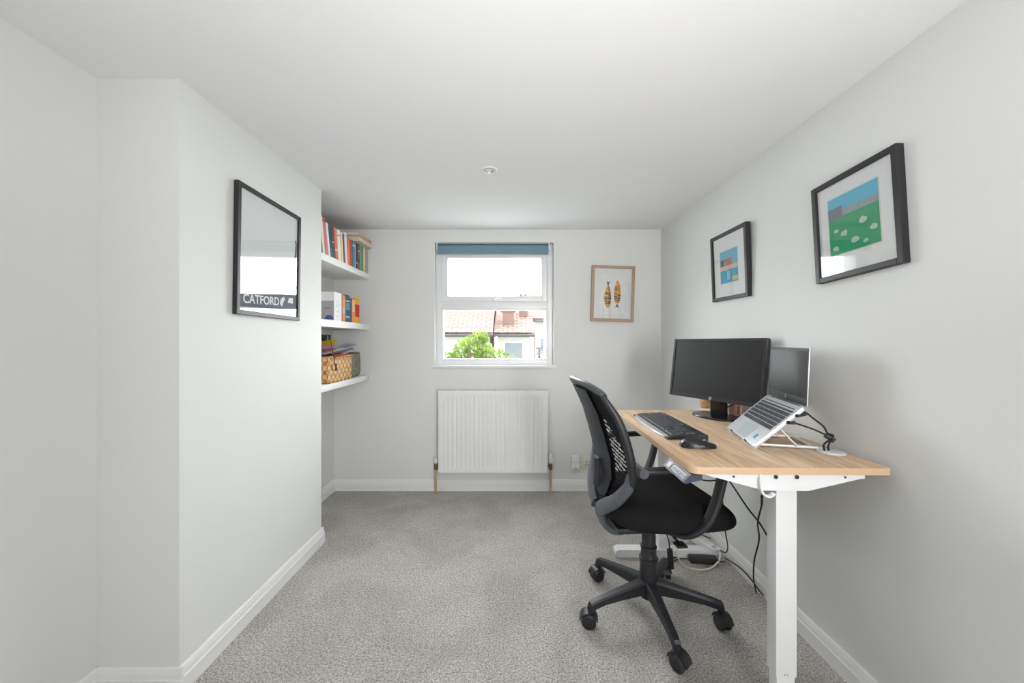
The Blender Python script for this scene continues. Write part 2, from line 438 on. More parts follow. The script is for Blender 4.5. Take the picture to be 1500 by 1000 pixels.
def house(name, label, x0, x1, y0, y1, ez, rz, chim, wins):
    t = thing(name, label, 'house', ((x0 + x1) / 2, (y0 + y1) / 2, GZ)); c = Vector(t.location)
    bm = B(); box(bm, x0 - c.x, x1 - c.x, y0 - c.y, y1 - c.y, 0, ez - GZ)
    ym = 0.0
    for x in (x0 - c.x, x1 - c.x):                         # gable ends
        v = [bm.verts.new(p) for p in ((x, y0 - c.y, ez - GZ), (x, y1 - c.y, ez - GZ), (x, ym, rz - GZ - .1))]; bm.faces.new(v)
    fin('house_wall', bm, M_render, t)
    bm = B(); uv = bm.loops.layers.uv.new('UVMap')
    a, b, yo = x0 - c.x - .2, x1 - c.x + .2, .3
    e_, r_ = ez - GZ, rz - GZ
    for dz in (0, .12):
        uvquad(bm, uv, [(a, y0 - c.y - yo, e_ - .12 + dz), (b, y0 - c.y - yo, e_ - .12 + dz), (b, ym, r_ + dz), (a, ym, r_ + dz)])
        uvquad(bm, uv, [(b, y1 - c.y + yo, e_ - .12 + dz), (a, y1 - c.y + yo, e_ - .12 + dz), (a, ym, r_ + dz), (b, ym, r_ + dz)])
    fin('roof', bm, M_tile, t, recalc=False)
    bm = B(); cyl(bm, (a, y0 - c.y - yo - .05, e_ - .17), (b, y0 - c.y - yo - .05, e_ - .17), .07, seg=10)
    fin('gutter', bm, M_gutter, t, 40)
    for cx_, cy_, w_, z0, z1 in chim:
        bm = B(); box(bm, cx_ - c.x - w_, cx_ - c.x + w_, cy_ - c.y - .35, cy_ - c.y + .35, z0 - GZ, z1 - GZ); box(bm, cx_ - c.x - w_ - .08, cx_ - c.x + w_ + .08, cy_ - c.y - .43, cy_ - c.y + .43, z1 - GZ - .2, z1 - GZ)
        for k in (-.5, .5): cyl(bm, (cx_ - c.x + k * w_, cy_ - c.y, z1 - GZ), (cx_ - c.x + k * w_, cy_ - c.y, z1 - GZ + .45), .12, .1, 10)
        fin('chimney_stack', bm, M_pbrick, t)
    for wx, wz, ww, wh in wins:
        bm = B(); yw = y0 - c.y - .05
        frame_rect(bm, wx - c.x - ww, wx - c.x + ww, wz - GZ - wh, wz - GZ + wh, yw, yw + .1, .08, .08, .08, .08, 0)
        fr = fin('house_window', bm, M_upvc, t)
        bxo('pane', (wx - c.x - ww + .06, wx - c.x + ww - .06, yw + .04, yw + .06, wz - GZ - wh + .06, wz - GZ + wh - .06), M_winglass, fr)
    return t
house('house', 'pale house with pink tiled roof behind the tree, left in the window', -9.5, -1.24, 20.0, 26.5, 1.62, 3.65, [], [(-5.0, -.2, .7, .6), (-3.0, -.2, .5, .6)])
house('house', 'white house with a brick chimney and small window, right of the pink roof', -0.81, 0.95, 20.4, 27.0, 1.62, 3.2, [(-.25, 21.4, .32, 1.9, 3.0), (.62, 22.5, .25, 2, 3.5)], [(-.95 + 1.0, .55, .55, .6)])
house('house', 'furthest house with a pale gable at the right edge of the window', 1.45, 8, 24.5, 31, 2.6, 5.0, [], [(2.1, .9, .4, .5)])

def leaf_cloud(bm, c, rad, n, sz):
    for _ in range(n):
        while True:
            d = Vector((random.uniform(-1, 1), random.uniform(-1, 1), random.uniform(-1, 1)))
            if .25 < d.length < 1: break
        p = Vector(c) + Vector((d.x * rad[0], d.y * rad[1], d.z * rad[2]))
        q = Euler((random.uniform(0, 6.3), random.uniform(0, 6.3), random.uniform(0, 6.3))).to_matrix()
        s = sz * random.uniform(.6, 1.3)
        vs = [bm.verts.new(p + q @ Vector(k)) for k in ((-s, 0, 0), (0, -s * .45, .1 * s), (s, 0, 0), (0, s * .45, .1 * s))]
        bm.faces.new(vs)
def leaf_mat():
    m, n, l, p = node_mat('bright_green_leaves', .6, .3)
    oi = n.new('ShaderNodeTexCoord'); nz = n.new('ShaderNodeTexNoise'); nz.inputs['Scale'].default_value = 2.6; nz.inputs['Detail'].default_value = 4
    l.new(oi.outputs['Object'], nz.inputs['Vector'])
    r = ramp(n, [(.3, (78, 108, 36)), (.5, (116, 140, 58)), (.7, (146, 160, 88))])
    l.new(nz.outputs['Fac'], r.inputs[0]); l.new(r.outputs[0], p.inputs['Base Color'])
    tr = n.new('ShaderNodeBsdfTranslucent'); l.new(r.outputs[0], tr.inputs[0])
    mx = n.new('ShaderNodeMixShader'); mx.inputs[0].default_value = .45
    out = n['Material Output']; l.new(p.outputs[0], mx.inputs[1]); l.new(tr.outputs[0], mx.inputs[2]); l.new(mx.outputs[0], out.inputs[0])
    return m
M_leaf = leaf_mat(); M_bark = mat('tree_bark', (110, 94, 78), .95, var=.3, vscale=8, bump=.5, bscale=20)
tr_ = thing('tree', 'bright green leafy tree seen through the lower window pane', 'tree', (-.75, 9.3, GZ))
bm = B()
tube(bm, [(0, 0, 0), (.05, 0, 2.2), (-.05, .1, 4.2), (.1, 0, 6.0)], .13, 10)
for a in ((-.8, .1, 6.4), (.6, -.2, 6.3), (.0, .5, 6.7), (-.3, -.4, 6.6)): tube(bm, [(-.03, .05, 4.0), (a[0] * .5, a[1] * .5, 5.3), a], .05, 7)
fin('trunk', bm, M_bark, tr_, 50)
bm = B()
for (x, y, z, r_, n_) in ((-.75, 0, 6.15, .55, 650), (-.2, -.1, 6.55, .5, 700), (.25, .1, 6.25, .5, 550), (.75, 0, 6.1, .4, 380), (-.35, .2, 5.7, .8, 900), (.5, .1, 5.7, .7, 600), (-.05, 0, 6.85, .25, 160), (1.05, .2, 5.75, .35, 250), (-.8, 0, 5.4, .6, 400)):
    leaf_cloud(bm, (x, y, z), (r_, r_ * .8, r_ * .72), n_, .055)
fo = fin('foliage', bm, M_leaf, tr_, recalc=False); fo['kind'] = 'stuff'
po = thing('television_aerial', 'thin grey aerial mast with crossbars at the lower right of the window', 'aerial', (1.16, 16.5, GZ))
bm = B(); cyl(bm, (0, 0, 0), (0, 0, 6.5), .05, seg=10); fin('mast', bm, M_gutter, po, 40)
bm = B(); cyl(bm, (-.15, 0, 6.45), (1.0, 0, 6.55), .035, seg=8); cyl(bm, (-.1, .2, 6.2), (.7, .2, 6.35), .02, seg=8)
fin('crossbar', bm, M_gutter, po, 40)

# ------------------------------------------------------------------ ceiling downlight
sp = thing('ceiling_downlight', 'small round recessed downlight in the white ceiling', 'ceiling light', (-.119, 1.94, H))
bm = B(); lathe(bm, [(.029, .0), (.030, -.004), (.034, -.0065), (.039, -.0055), (.042, -.001), (.042, .0)], seg=32); fin('bezel', bm, M_trim, sp, 50)
bm = B(); lathe(bm, [(.0285, -.0005), (.0285, -.0062), (.024, -.006), (.022, -.002), (.0005, -.0015), (.0005, -.0005)], seg=32); fin('reflector_ring', bm, M_chrome, sp, 50)
bm = B(); lathe(bm, [(.018, -.001), (.017, -.004), (.008, -.006), (.0005, -.0062)], seg=24); fin('lamp', bm, mat('frosted_lamp', (226, 226, 224), .3), sp, 60)

ld = bpy.data.lights.new('downlight_beam', 'SPOT'); ld.energy = 12; ld.spot_size = R(150); ld.spot_blend = 1.0; ld.shadow_soft_size = 0.025; ld.color = (1, .98, .95)
lo = bpy.data.objects.new('downlight_beam', ld); COL.objects.link(lo); lo.location = (-.119, 1.94, H - .012)

# ------------------------------------------------------------------ radiator
rd = thing('radiator', 'white panel radiator on the back wall under the window', 'radiator', (-.15, 2.93, .172))
rw, rh, ry = .410, .619, -.050
bm = B(); nx = 23 * 8; zs = [0, .012, .028, .036, .046, .06, .2, .35, .5, .562, .574, .584, .592, .606, rh]
grid = []
for z in zs:
    row = []
    for i in range(nx + 1):
        u = i / nx; x = -rw + 2 * rw * u
        e = min(1, max(0, min((z - .030) / .022, (.590 - z) / .022)))
        e = e * e * (3 - 2 * e)
        m_ = min(1, max(0, min((x + rw - .028) / .006, (rw - .028 - x) / .006)))
        ph = (x + rw - .028) / (2 * rw - .056) * 23
        fl = .5 - .5 * math.cos(2 * math.pi * ph); fl = min(1, fl * 1.6)
        row.append(bm.verts.new((x, ry + .0065 * (1 - fl) * e * m_, z)))
    grid.append(row)
for a, b in zip(grid, grid[1:]):
    for i in range(nx): bm.faces.new((a[i], a[i + 1], b[i + 1], b[i]))
back = [bm.verts.new((x, ry + .016, z)) for x, z in ((-rw, 0), (rw, 0), (rw, rh), (-rw, rh))]
bm.faces.new(back)
bm.faces.new(grid[0] + [back[1], back[0]]); bm.faces.new(list(reversed(grid[-1])) + [back[3], back[2]])
bm.faces.new([r[0] for r in reversed(grid)] + [back[0], back[3]]); bm.faces.new([r[-1] for r in grid] + [back[2], back[1]])
fin('front_panel', bm, M_rad, rd, 45)
bxo('rear_panel', (-rw + .01, rw - .01, .022, .036, .01, rh - .01), M_rad, rd, .004)
for s in (-1, 1): bxo('side_panel', (s * rw - .009, s * rw + .009, ry + .006, .036, .004, rh + .004), M_rad, rd, .004)
bm = B()
for i in range(40):
    x = -rw + .02 + i * (2 * rw - .04) / 39
    box(bm, x - .004, x + .004, ry + .016, .024, rh - .004, rh + .002)
box(bm, -rw, rw, ry + .010, ry + .018, rh - .004, rh + .003); box(bm, -rw, rw, .022, .03, rh - .004, rh + .003)
fin('top_grille', bm, M_rad, rd)
for s in (-.3, .3): bxo('wall_bracket', (s - .02, s + .02, .036, .0485, .08, rh - .06), M_rad, rd)
for s in (-1, 1):
    x = s * (rw + .034)
    bm = B(); cyl(bm, (s * rw, 0, .035), (x, 0, .035), .010, seg=12); cyl(bm, (x, 0, .008), (x, 0, .058), .013, seg=14); cyl(bm, (x - s * .016, 0, .035), (x - s * .006, 0, .035), .015, seg=6)
    v_ = fin('valve_body', bm, M_brass, rd, 40)
    bm = B()
    if s < 0: lathe(bm, [(.011, .058), (.012, .062), (.012, .084), (.009, .09)], (x, 0, 0)); fin('valve_cap', bm, M_trim, v_, 40)
    else:
        lathe(bm, [(.016, .058), (.019, .062), (.019, .088), (.017, .094), (.019, .097), (.017, .122), (.012, .132)], (x, 0, 0), 20); fin('thermostat_head', bm, M_trim, v_, 40)
    bm = B(); cyl(bm, (x, 0, -.1705), (x, 0, .010), .0085, seg=14); lathe(bm, [(.016, -.1705), (.016, -.166), (.009, -.163)], (x, 0, 0)); fin('pipe', bm, M_copper, rd, 40)

# ------------------------------------------------------------------ sockets on the back wall
ws = thing('wall_socket', 'cream double wall socket low on the back wall beside the radiator', 'socket', (.545, YB, .226))
M_cream = mat('cream_socket_plastic', (224, 220, 204), .4, var=.02)
bxo('face_plate', (-.073, .073, -.010, 0, -.043, .043), M_cream, ws, .004)
for x in (.022, .052): bxo('switch', (x - .006, x + .006, -.014, -.008, .012, .034), M_trim, ws, .002)
bm = B()
for dx, dz in ((.037, 0), (.028, -.022), (.046, -.022)): box(bm, dx - .004, dx + .004, -.0108, -.006, dz - .004, dz + .004)
fin('pin_hole', bm, M_black, ws)
pa = thing('plug_in_adapter', 'white plug-in adapter in the left socket beside the radiator', 'plug', (.488, YB - .010, .228))
bxo('body', (-.033, .033, -.032, 0, -.055, .058), M_trim, pa, .009, 40, 3)
bxo('seam', (-.034, .034, -.0325, -.001, .004, .007), mat('grey_seam', (170, 172, 176), .5), pa)
bxo('front_clip', (-.016, .016, -.035, -.030, -.050, -.034), mat('light_grey_plastic', (205, 207, 210), .4), pa, .002)

# ------------------------------------------------------------------ pictures
def RZYX(a, b, c): return (Matrix.Rotation(R(a), 4, 'Z') @ Matrix.Rotation(R(b), 4, 'Y') @ Matrix.Rotation(R(c), 4, 'X'))
def picture(name, label, c, rot, w, h, bar, dep, fm, paper=M_mat_w):
    """framed picture facing local -Y; the front face of the frame is the plane y = 0"""
    t = thing(name, label, 'picture', mtx=Matrix.Translation(c) @ RZYX(*rot))
    bm = B()
    for x0, x1, z0, z1 in ((-w / 2, -w / 2 + bar, -h / 2, h / 2), (w / 2 - bar, w / 2, -h / 2, h / 2), (-w / 2 + bar, w / 2 - bar, h / 2 - bar, h / 2), (-w / 2 + bar, w / 2 - bar, -h / 2, -h / 2 + bar)):
        box(bm, x0, x1, 0, dep, z0, z1, .0015, 1)
    fin('frame', bm, fm, t, 35)
    bxo('mount', (-w / 2 + bar * .6, w / 2 - bar * .6, .0095, dep - .002, -h / 2 + bar * .6, h / 2 - bar * .6), paper, t)
    bxo('glass', (-w / 2 + bar * .8, w / 2 - bar * .8, .0050, .0066, -h / 2 + bar * .8, h / 2 - bar * .8), M_pglass, t)
    return t
def flat(bm, poly, y, th=.0008):
    quadprism(bm, [(p[0], p[1]) for p in poly], 'y', y, y + th)
def art(name, poly, m, t, lvl=0):
    bm = B(); y = .0092 - .0004 * lvl; flat(bm, poly, y - .0003, .0006)
    return fin(name, bm, m, t)
def rectp(x0, x1, z0, z1): return [(x0, z0), (x1, z0), (x1, z1), (x0, z1)]
M_sky = mat('print_sky_blue', (98, 186, 216), .8, var=.03)
M_teal = mat('print_turquoise', (10, 164, 200), .8, var=.05)
M_green = mat('print_green', (34, 158, 104), .8, var=.18, vscale=45)
M_pgrey = mat('print_grey', (120, 128, 138), .8, var=.1, vscale=30)
M_ppink = mat('print_pink', (226, 186, 176), .8, var=.05)
M_pwhite = mat('print_white', (232, 236, 236), .8, var=.05, vscale=50)
M_pbrown = mat('print_terracotta', (176, 128, 112), .8, var=.1, vscale=40)
M_pyel = mat('print_yellow', (216, 196, 120), .8, var=.05)
M_pslate = mat('print_slate', (78, 86, 98), .8, var=.05)

# large black-framed print, right wall: plain bands of colour
t = picture('framed_picture', 'larger, nearer black-framed picture with a green lower half, tilted on the right wall', (1.140, 1.277, 1.576), (-89.4, -3.1, .6), .318, .361, .019, .026, M_frame_b)
a0, a1, z0, z1 = -.096, .090, -.094, .110
art('art_paper', rectp(a0 - .004, a1 + .004, z0 - .004, z1 + .004), mat('print_paper', (224, 222, 212), .8), t)
art('blue_band', rectp(a0, a1, .060, z1), M_sky, t, 1)
art('green_field', rectp(a0, a1, z0, .036), M_green, t, 1)
art('grey_band', rectp(a0, a1, .036, .060), mat('print_fence_grey', (150, 160, 166), .8, var=.3, vscale=90, stretch=(1, 1, .05)), t, 2)
art('grey_square', rectp(a0, -.040, .030, .074), M_pgrey, t, 3)
rnd = random.Random(4)
for (x, z, s_) in ((-.066, -.010, .8), (-.036, -.026, 1.2), (.036, -.004, 1.2), (.002, -.060, 1.4), (.070, -.040, 1.1), (-.070, -.072, 1.0), (.040, -.076, .8)):
    pts = []
    for q in range(7):
        a = 2 * math.pi * q / 7; pts.append((min(a1 - .002, max(a0 + .002, x + .0125 * s_ * math.cos(a) * rnd.uniform(.7, 1.2))), z + .0095 * s_ * math.sin(a) * rnd.uniform(.7, 1.2)))
    art('pale_fleck', pts, mat('print_pale_green', (186, 214, 200), .8, var=.2, vscale=120), t, 3)
# smaller print further along
t = picture('framed_picture', 'smaller, further black-framed picture with turquoise bands on the right wall', (1.140, 2.013, 1.576), (-91.0, .6, 2.4), .340, .363, .019, .026, M_frame_b)
a0, a1, z0, z1 = -.085, .080, -.090, .082
art('art_paper', rectp(a0 - .004, a1 + .004, z0 - .004, z1 + .004), mat('print_paper', (224, 222, 212), .8), t)
art('blue_band', rectp(a0, a1, -.002, z1), M_sky, t, 1)
art('pink_band', rectp(a0, a1, -.022, .002), M_ppink, t, 2)
art('turquoise_band', rectp(a0, a1, z0, -.022), M_teal, t, 2)
art('terracotta_block', rectp(-.040, .034, .002, .040), M_pbrown, t, 3)
art('slate_block', rectp(a0 + .004, -.046, .002, .034), M_pslate, t, 3)
art('pale_block', rectp(-.020, .010, -.075, -.030), mat('print_pale_blue', (150, 208, 226), .8), t, 3)
art('yellow_block', rectp(.030, a1, -.085, -.062), M_pyel, t, 3)

# oak-framed print of two fish, back wall
t = picture('framed_picture', 'oak-framed picture of two colourful fish, hung crooked on the back wall', (.782, 2.953, 1.544), (0, 1.7, 0), .336, .435, .022, .024, M_frame_o)
art('art_paper', rectp(-.095, .095, -.16, .15), mat('fish_paper', (240, 240, 238), .85), t)
fcols = [(232, 190, 60), (222, 120, 60), (86, 62, 110), (90, 110, 60), (200, 90, 100), (60, 120, 160), (240, 210, 110), (70, 50, 80), (176, 110, 160), (236, 150, 50)]
def fish(x0, zb, zt, up, seed):
    rnd = random.Random(seed); n = 14
    def hw(u): return 0.0255 * math.sin(math.pi * min(1, max(0, u)) ** .8) ** .7 + .002
    bm = B(); prof = [(x0 + hw(i / n), zb + (zt - zb) * i / n) for i in range(n + 1)] + [(x0 - hw(i / n), zb + (zt - zb) * i / n) for i in range(n, -1, -1)]
    flat(bm, prof, .0083, .0006); body = fin('fish', bm, mat('fish_gold', fcols[0], .8), t)
    for i in range(n):
        for s in (-1, 1):
            if rnd.random() < .04: continue
            u0, u1 = i / n + .01, (i + .9) / n
            a, b = hw(u0), hw(u1); za, zb_ = zb + (zt - zb) * u0, zb + (zt - zb) * u1
            c = rnd.choice(fcols[1:]); bm = B()
            flat(bm, [(x0 + s * .001, za), (x0 + s * a * rnd.uniform(.8, 1), za), (x0 + s * b * rnd.uniform(.8, 1), zb_), (x0 + s * .001, zb_)], .0078, .0005)
            fin('scale_patch', bm, mat('fish_%d_%d_%d' % c, c, .8), body)
    bm = B(); zc = zt if up else zb; d = 1 if up else -1
    flat(bm, [(x0 - .004, zc - d * .004), (x0 + .004, zc - d * .004), (x0 + .014, zc + d * .030), (x0, zc + d * .018), (x0 - .014, zc + d * .030)], .0080, .0006)
    fin('tail', bm, mat('fish_tail', (104, 84, 100), .8), body)
fish(-.038, -.112, .068, True, 3); fish(.036, -.084, .104, False, 9)

# black-framed station-sign print on the chimney breast
t = picture('framed_picture', 'black-framed glossy print with white capital lettering on the chimney breast', (-1.094, 1.732, 1.547), (90.7, .55, .45), .456, .535, .019, .019, M_frame_b, mat('print_pale_grey', (228, 229, 230), .8, var=.02))
art('dark_sign_band', [(-.208, -.236), (.208, -.214), (.208, -.140), (-.208, -.160)], mat('sign_slate', (62, 74, 92), .8), t, 1)
art('pale_base', [(-.208, -.248), (.208, -.248), (.208, -.216), (-.208, -.238)], mat('sign_base', (226, 228, 228), .8), t, 1)
art('tail_shape', [(.186, .030), (.200, .034), (.204, .120), (.196, .140), (.189, .135), (.197, .118), (.190, .060), (.172, .036), (.140, .034), (.140, .030)], mat('print_near_black', (46, 52, 60), .8), t, 1)
Mlet = mat('lettering_white', (238, 240, 240), .8)
rx = Matrix.Translation((-.060, .0082, -.195)) @ Matrix.Rotation(R(-3.2), 4, 'Y') @ Matrix.Rotation(R(90), 4, 'X')
text_mesh('lettering', 'CATFORD', .053, Mlet, t, .0003, rx, bold=.0009, spacing=1.0)
art('white_emblem', [(.068, -.196), (.074, -.172), (.098, -.158), (.110, -.170), (.096, -.184), (.086, -.208)], Mlet, t, 2)
art('white_emblem', [(.130, -.184), (.144, -.158), (.176, -.156), (.176, -.184)], Mlet, t, 2)

# ================================================================== ALCOVE SHELVES
SHX = -1.128
for (z0, z1, nm) in ((1.655, 1.698, 'topmost white floating alcove shelf, holding a long row of books'), (1.261, 1.304, 'middle white floating alcove shelf, holding the white box and five books'), (.869, .909, 'lowest white floating alcove shelf, holding the woven baskets')):
    s_ = bxo('floating_shelf', (XA + .0005, SHX, YC1 + .001, YB - .0005, z0, z1), M_shelf, None, .002)
    tag(s_, nm, 'shelf', 'white floating shelves in the alcove')

def book(label, y0, th, hgt, dep, rgb, z, lean=0.0, xs=-1.135, group='books on the top shelf', panel=None, pagec=None, name='book'):
    """standing book: spine towards +X, thickness along Y, resting on its lower edge; lean tips the top towards -Y"""
    m = mat('cover_%d_%d_%d' % rgb, rgb, .55, var=.1, vscale=25)
    yb = y0 + (th * 0 if lean else 0)
    t = thing(name, label, 'book', (xs, yb + th, z), (R(lean), 0, 0), group)
    # local: y from -th to 0; leaning turns about the edge at the far side
    cv = .0022
    bm = B(); box(bm, -dep, 0, -th, -th + cv, 0, hgt); box(bm, -dep, 0, -cv, 0, 0, hgt)
    box(bm, -cv, .0012, -th, 0, 0, hgt, .0008, 1)
    fin('cover', bm, m, t, 35)
    bxo('pages', (-dep + .003, -cv, -th + cv, -cv, .003, hgt - .003), M_paper, t)
    if panel:
        for (u0, u1, c) in panel:
            bxo('spine_panel', (.0006, .0016, -th + .0008, -.0008, hgt * u0, hgt * u1), mat('cover_%d_%d_%d' % c, c, .55, var=.1, vscale=25), t)
    return t
Z1 = 1.698
rows = [
    # label, th, h, depth, colour, lean, panels
    ('white book with a teal foot, first at the chimney end of the top shelf', .030, .226, .17, (226, 224, 218), 8, [(0, .42, (62, 128, 138))]),
    ('cream book leaning second from the chimney on the top shelf', .026, .226, .17, (224, 216, 200), 10, None),
    ('pink book leaning near the chimney end of the top shelf', .031, .222, .16, (214, 112, 124), 11, [(.90, .97, (180, 60, 80))]),
    ('slim white book between the pink and navy books', .024, .205, .15, (232, 230, 232), 11, None),
    ('navy blue book leaning next to the slim white book', .022, .196, .15, (52, 66, 98), 10.5, [(0, .3, (60, 110, 130))]),
    ('dark green book leaning against the navy book', .028, .194, .15, (52, 82, 74), 10, [(.5, .56, (150, 160, 140))]),
    ('coral red book leaning beside the dark green book', .034, .202, .16, (226, 108, 88), 9, [(.3, .34, (240, 220, 200))]),
    ('thick white book right of the coral red book', .042, .204, .16, (234, 230, 222), 7.5, [(.80, .83, (150, 90, 120))]),
    ('cream book leaning between the thick white and maroon books', .028, .200, .15, (228, 214, 178), 7, None),
    ('thin maroon book leaning on the top shelf', .016, .192, .15, (134, 52, 72), 6.5, None),
    ('glossy white book leaning last of the leaning row', .036, .212, .16, (230, 228, 234), 6, [(.85, .95, (206, 190, 214))]),
    ('salmon orange book right of the leaning books', .030, .186, .13, (226, 130, 96), 3, None),
    ('bright red-orange book beside the salmon one', .028, .188, .13, (214, 74, 28), 2, None),
    ('blue book with a teal foot under the lying books', .036, .188, .13, (64, 134, 178), 0, [(0, .25, (50, 140, 150)), (.80, .84, (230, 230, 230))]),
    ('thin pale blue book beside the dark brown book', .013, .180, .13, (176, 200, 222), 0, None),
    ('dark brown book with pale specks on the top shelf', .028, .188, .13, (72, 54, 50), 0, [(.55, .7, (120, 60, 50)), (.2, .26, (190, 180, 170))]),
    ('mottled grey-brown book left of the sage green one', .030, .188, .13, (122, 106, 96), 0, [(.7, .76, (200, 196, 180)), (.3, .42, (80, 66, 60))]),
    ('sage green book on the top shelf', .034, .190, .13, (128, 168, 156), 0, None),
    ('thin dark green book left of the pale yellow book', .012, .184, .13, (56, 100, 70), 0, None),
    ('pale yellow book near the window end of the top shelf', .048, .190, .13, (228, 220, 160), 0, None),
    ('thick lavender grey book at the window end of the top shelf', .046, .184, .13, (176, 174, 192), 0, None),
]
tot = sum(r[1] / math.cos(R(r[5])) for r in rows)
y = 2.232; gap = (2.974 - y - tot) / len(rows)
prev = None
for lab, th, hg, dp, c, ln, pn in rows:
    ts = th / math.cos(R(ln))
    book(lab, y + ts - th, th, hg, dp, c, Z1, ln, panel=pn)
    y += ts + max(gap, .0003)
# two books lying flat on top of the upright ones
def flat_book(label, x0, x1, y0, y1, z, th, rgb, rot=0.0):
    m = mat('cover_%d_%d_%d' % rgb, rgb, .55, var=.1, vscale=25)
    t = thing('book', label, 'book', ((x0 + x1) / 2, (y0 + y1) / 2, z), (0, 0, R(rot)), 'books on the top shelf')
    a, b = (x1 - x0) / 2, (y1 - y0) / 2
    bm = B(); box(bm, -a, a, -b, b, 0, .0025); box(bm, -a, a, -b, b, th - .0025, th); box(bm, a - .0025, a, -b, b, 0, th, .0006, 1)
    fin('cover', bm, m, t, 35)
    bxo('pages', (-a + .003, a - .0025, -b + .003, b - .003, .0025, th - .0025), M_paper, t)
flat_book('thick cream book lying flat on the upright books, lower of two', -1.265, -1.100, 2.715, 2.950, 1.8892, .036, (226, 216, 196))
flat_book('tan book lying uppermost on the pile at the end of the top shelf', -1.290, -1.098, 2.690, 2.950, 1.9254, .024, (206, 172, 142), 2.0)

# middle shelf
Z2 = 1.304
bx_ = thing('cardboard_box', 'white printed cardboard box on the middle shelf', 'box', (-1.235, 2.425, Z2))
bxo('body', (-.095, .093, 0, .105, 0, .186), mat('white_card', (232, 230, 230), .6, var=.02), bx_, .0015)
bxo('picture_panel', (-.092, .090, -.001, .002, .004, .128), mat('box_grey_print', (168, 164, 168), .6, var=.06), bx_)
bm = B()
for i in range(9):
    a0 = math.pi * i / 8
for (cx_, r0) in ((.060, .028),):
    pts = [(cx_ + r0 * math.cos(math.pi * i / 12), .010 + r0 * .95 * math.sin(math.pi * i / 12)) for i in range(13)]
    quadprism(bm, pts, 'y', -.0018, -.0005)
fin('printed_bowl', bm, mat('box_blue_print', (66, 92, 132), .6, var=.4, vscale=120), bx_)
bm = B(); quadprism(bm, [(.028, .076), (.066, .079), (.066, .085), (.028, .082)], 'y', -.0018, -.0005); fin('printed_mark', bm, mat('box_pink_print', (160, 96, 130), .6), bx_)
bm = B()
for (yy, zz, a, b) in ((.03, .12, .018, .004), (.06, .13, .012, .004), (.035, .10, .010, .010), (.06, .095, .016, .004), (.07, .11, .006, .010), (.03, .06, .010, .004), (.055, .062, .012, .008), (.04, .03, .014, .004), (.065, .035, .008, .006)):
    box(bm, .0925, .0938, yy - a / 2, yy + a / 2, zz - b / 2, zz + b / 2)
fin('printed_text', bm, mat('box_grey_text', (176, 180, 192), .6), bx_)
y = 2.535
for lab, th, hg, c, pn in (
        ('peach and grey patterned book next to the white box', .036, .180, (222, 140, 96), [(.30, .52, (196, 184, 190)), (.55, .8, (230, 150, 120))]),
        ('thin olive green book beside the patterned peach one', .010, .176, (150, 156, 60), None),
        ('thick dark teal book in the middle of the middle shelf', .066, .186, (36, 76, 92), [(.15, .22, (140, 180, 190)), (.45, .70, (86, 140, 146)), (.75, .8, (170, 190, 190))]),
        ('navy book right of the dark teal book', .034, .172, (58, 72, 112), None),
        ('orange book left of the yellow book', .050, .172, (234, 150, 70), [(.45, .95, (240, 190, 150))]),
        ('yellow book with a red panel, last on the middle shelf', .078, .182, (238, 180, 30), [(.25, .75, (200, 40, 36))])):
    book(lab, y, th, hg, .14, c, Z2, 0, -1.140, 'books on the middle shelf', pn)
    y += th + .0012

# lowest shelf: baskets
Z3 = .909
def basket_shell(bm, x0, x1, y0, y1, h, t_, nx=1):
    box(bm, x0, x1, y0, y1, 0, .006)
    box(bm, x0, x0 + t_, y0, y1, 0, h, .002, 1); box(bm, x1 - t_, x1, y0, y1, 0, h, .002, 1)
    box(bm, x0 + t_, x1 - t_, y0, y0 + t_, 0, h, .002, 1); box(bm, x0 + t_, x1 - t_, y1 - t_, y1, 0, h, .002, 1)
bk = thing('woven_basket', 'square golden woven basket stuffed with papers on the lowest shelf', 'basket', (-1.248, 2.490, Z3))
bm = B(); basket_shell(bm, -.125, .116, -.168, .170, .166, .006)
fin('basket_wall', bm, weave_mat('golden_weave', (242, 208, 156), (202, 148, 92), 36, 36), bk, 35)
bm = B()
for i in range(5):
    z = .020 + i * .032
    for s in (-1, 1):
        tube(bm, [(.118, -.16 + .03 * k, z + .0012 * (k % 2)) for k in range(12)], .0028, 6, 2)
fin('woven_strand', bm, mat('pale_straw', (240, 216, 178), .6, var=.2, vscale=60), bk, 60)
bm = B()
tube(bm, [(.119, -.168, .164), (.119, 0, .166), (.119, .170, .164)], .005, 8); tube(bm, [(-.125, -.168, .164), (0, -.171, .166), (.119, -.168, .164)], .005, 8)
fin('rim', bm, mat('basket_rim', (196, 150, 98), .7, var=.2, vscale=60), bk, 60)
b2 = thing('round_basket', 'grey-green rounded basket behind the golden woven one', 'basket', (-1.265, 2.808, Z3))
bm = B()
rs = []
for (s, z) in ((.84, 0), (.95, .01), (1.0, .05), (.99, .12), (.95, .172), (.92, .172), (.95, .12), (.95, .05), (.88, .015)):
    rs.append(ring(bm, Vector((0, 0, z)), Vector((1, 0, 0)), Vector((0, 1, 0)), .112 * s, .135 * s, 32, 3.2))
skin(bm, rs); fin('basket_wall', bm, weave_mat('grey_green_weave', (158, 156, 140), (134, 132, 116), 130, 130), b2, 50)
bm = B(); tube(bm, [(.105 * math.copysign(abs(math.cos(a)) ** .62, math.cos(a)), .127 * math.copysign(abs(math.sin(a)) ** .62, math.sin(a)), .173) for a in [2 * math.pi * i / 24 for i in range(25)]], .0042, 6, 2); fin('rim', bm, mat('dark_rim', (84, 78, 70), .7), b2, 60)
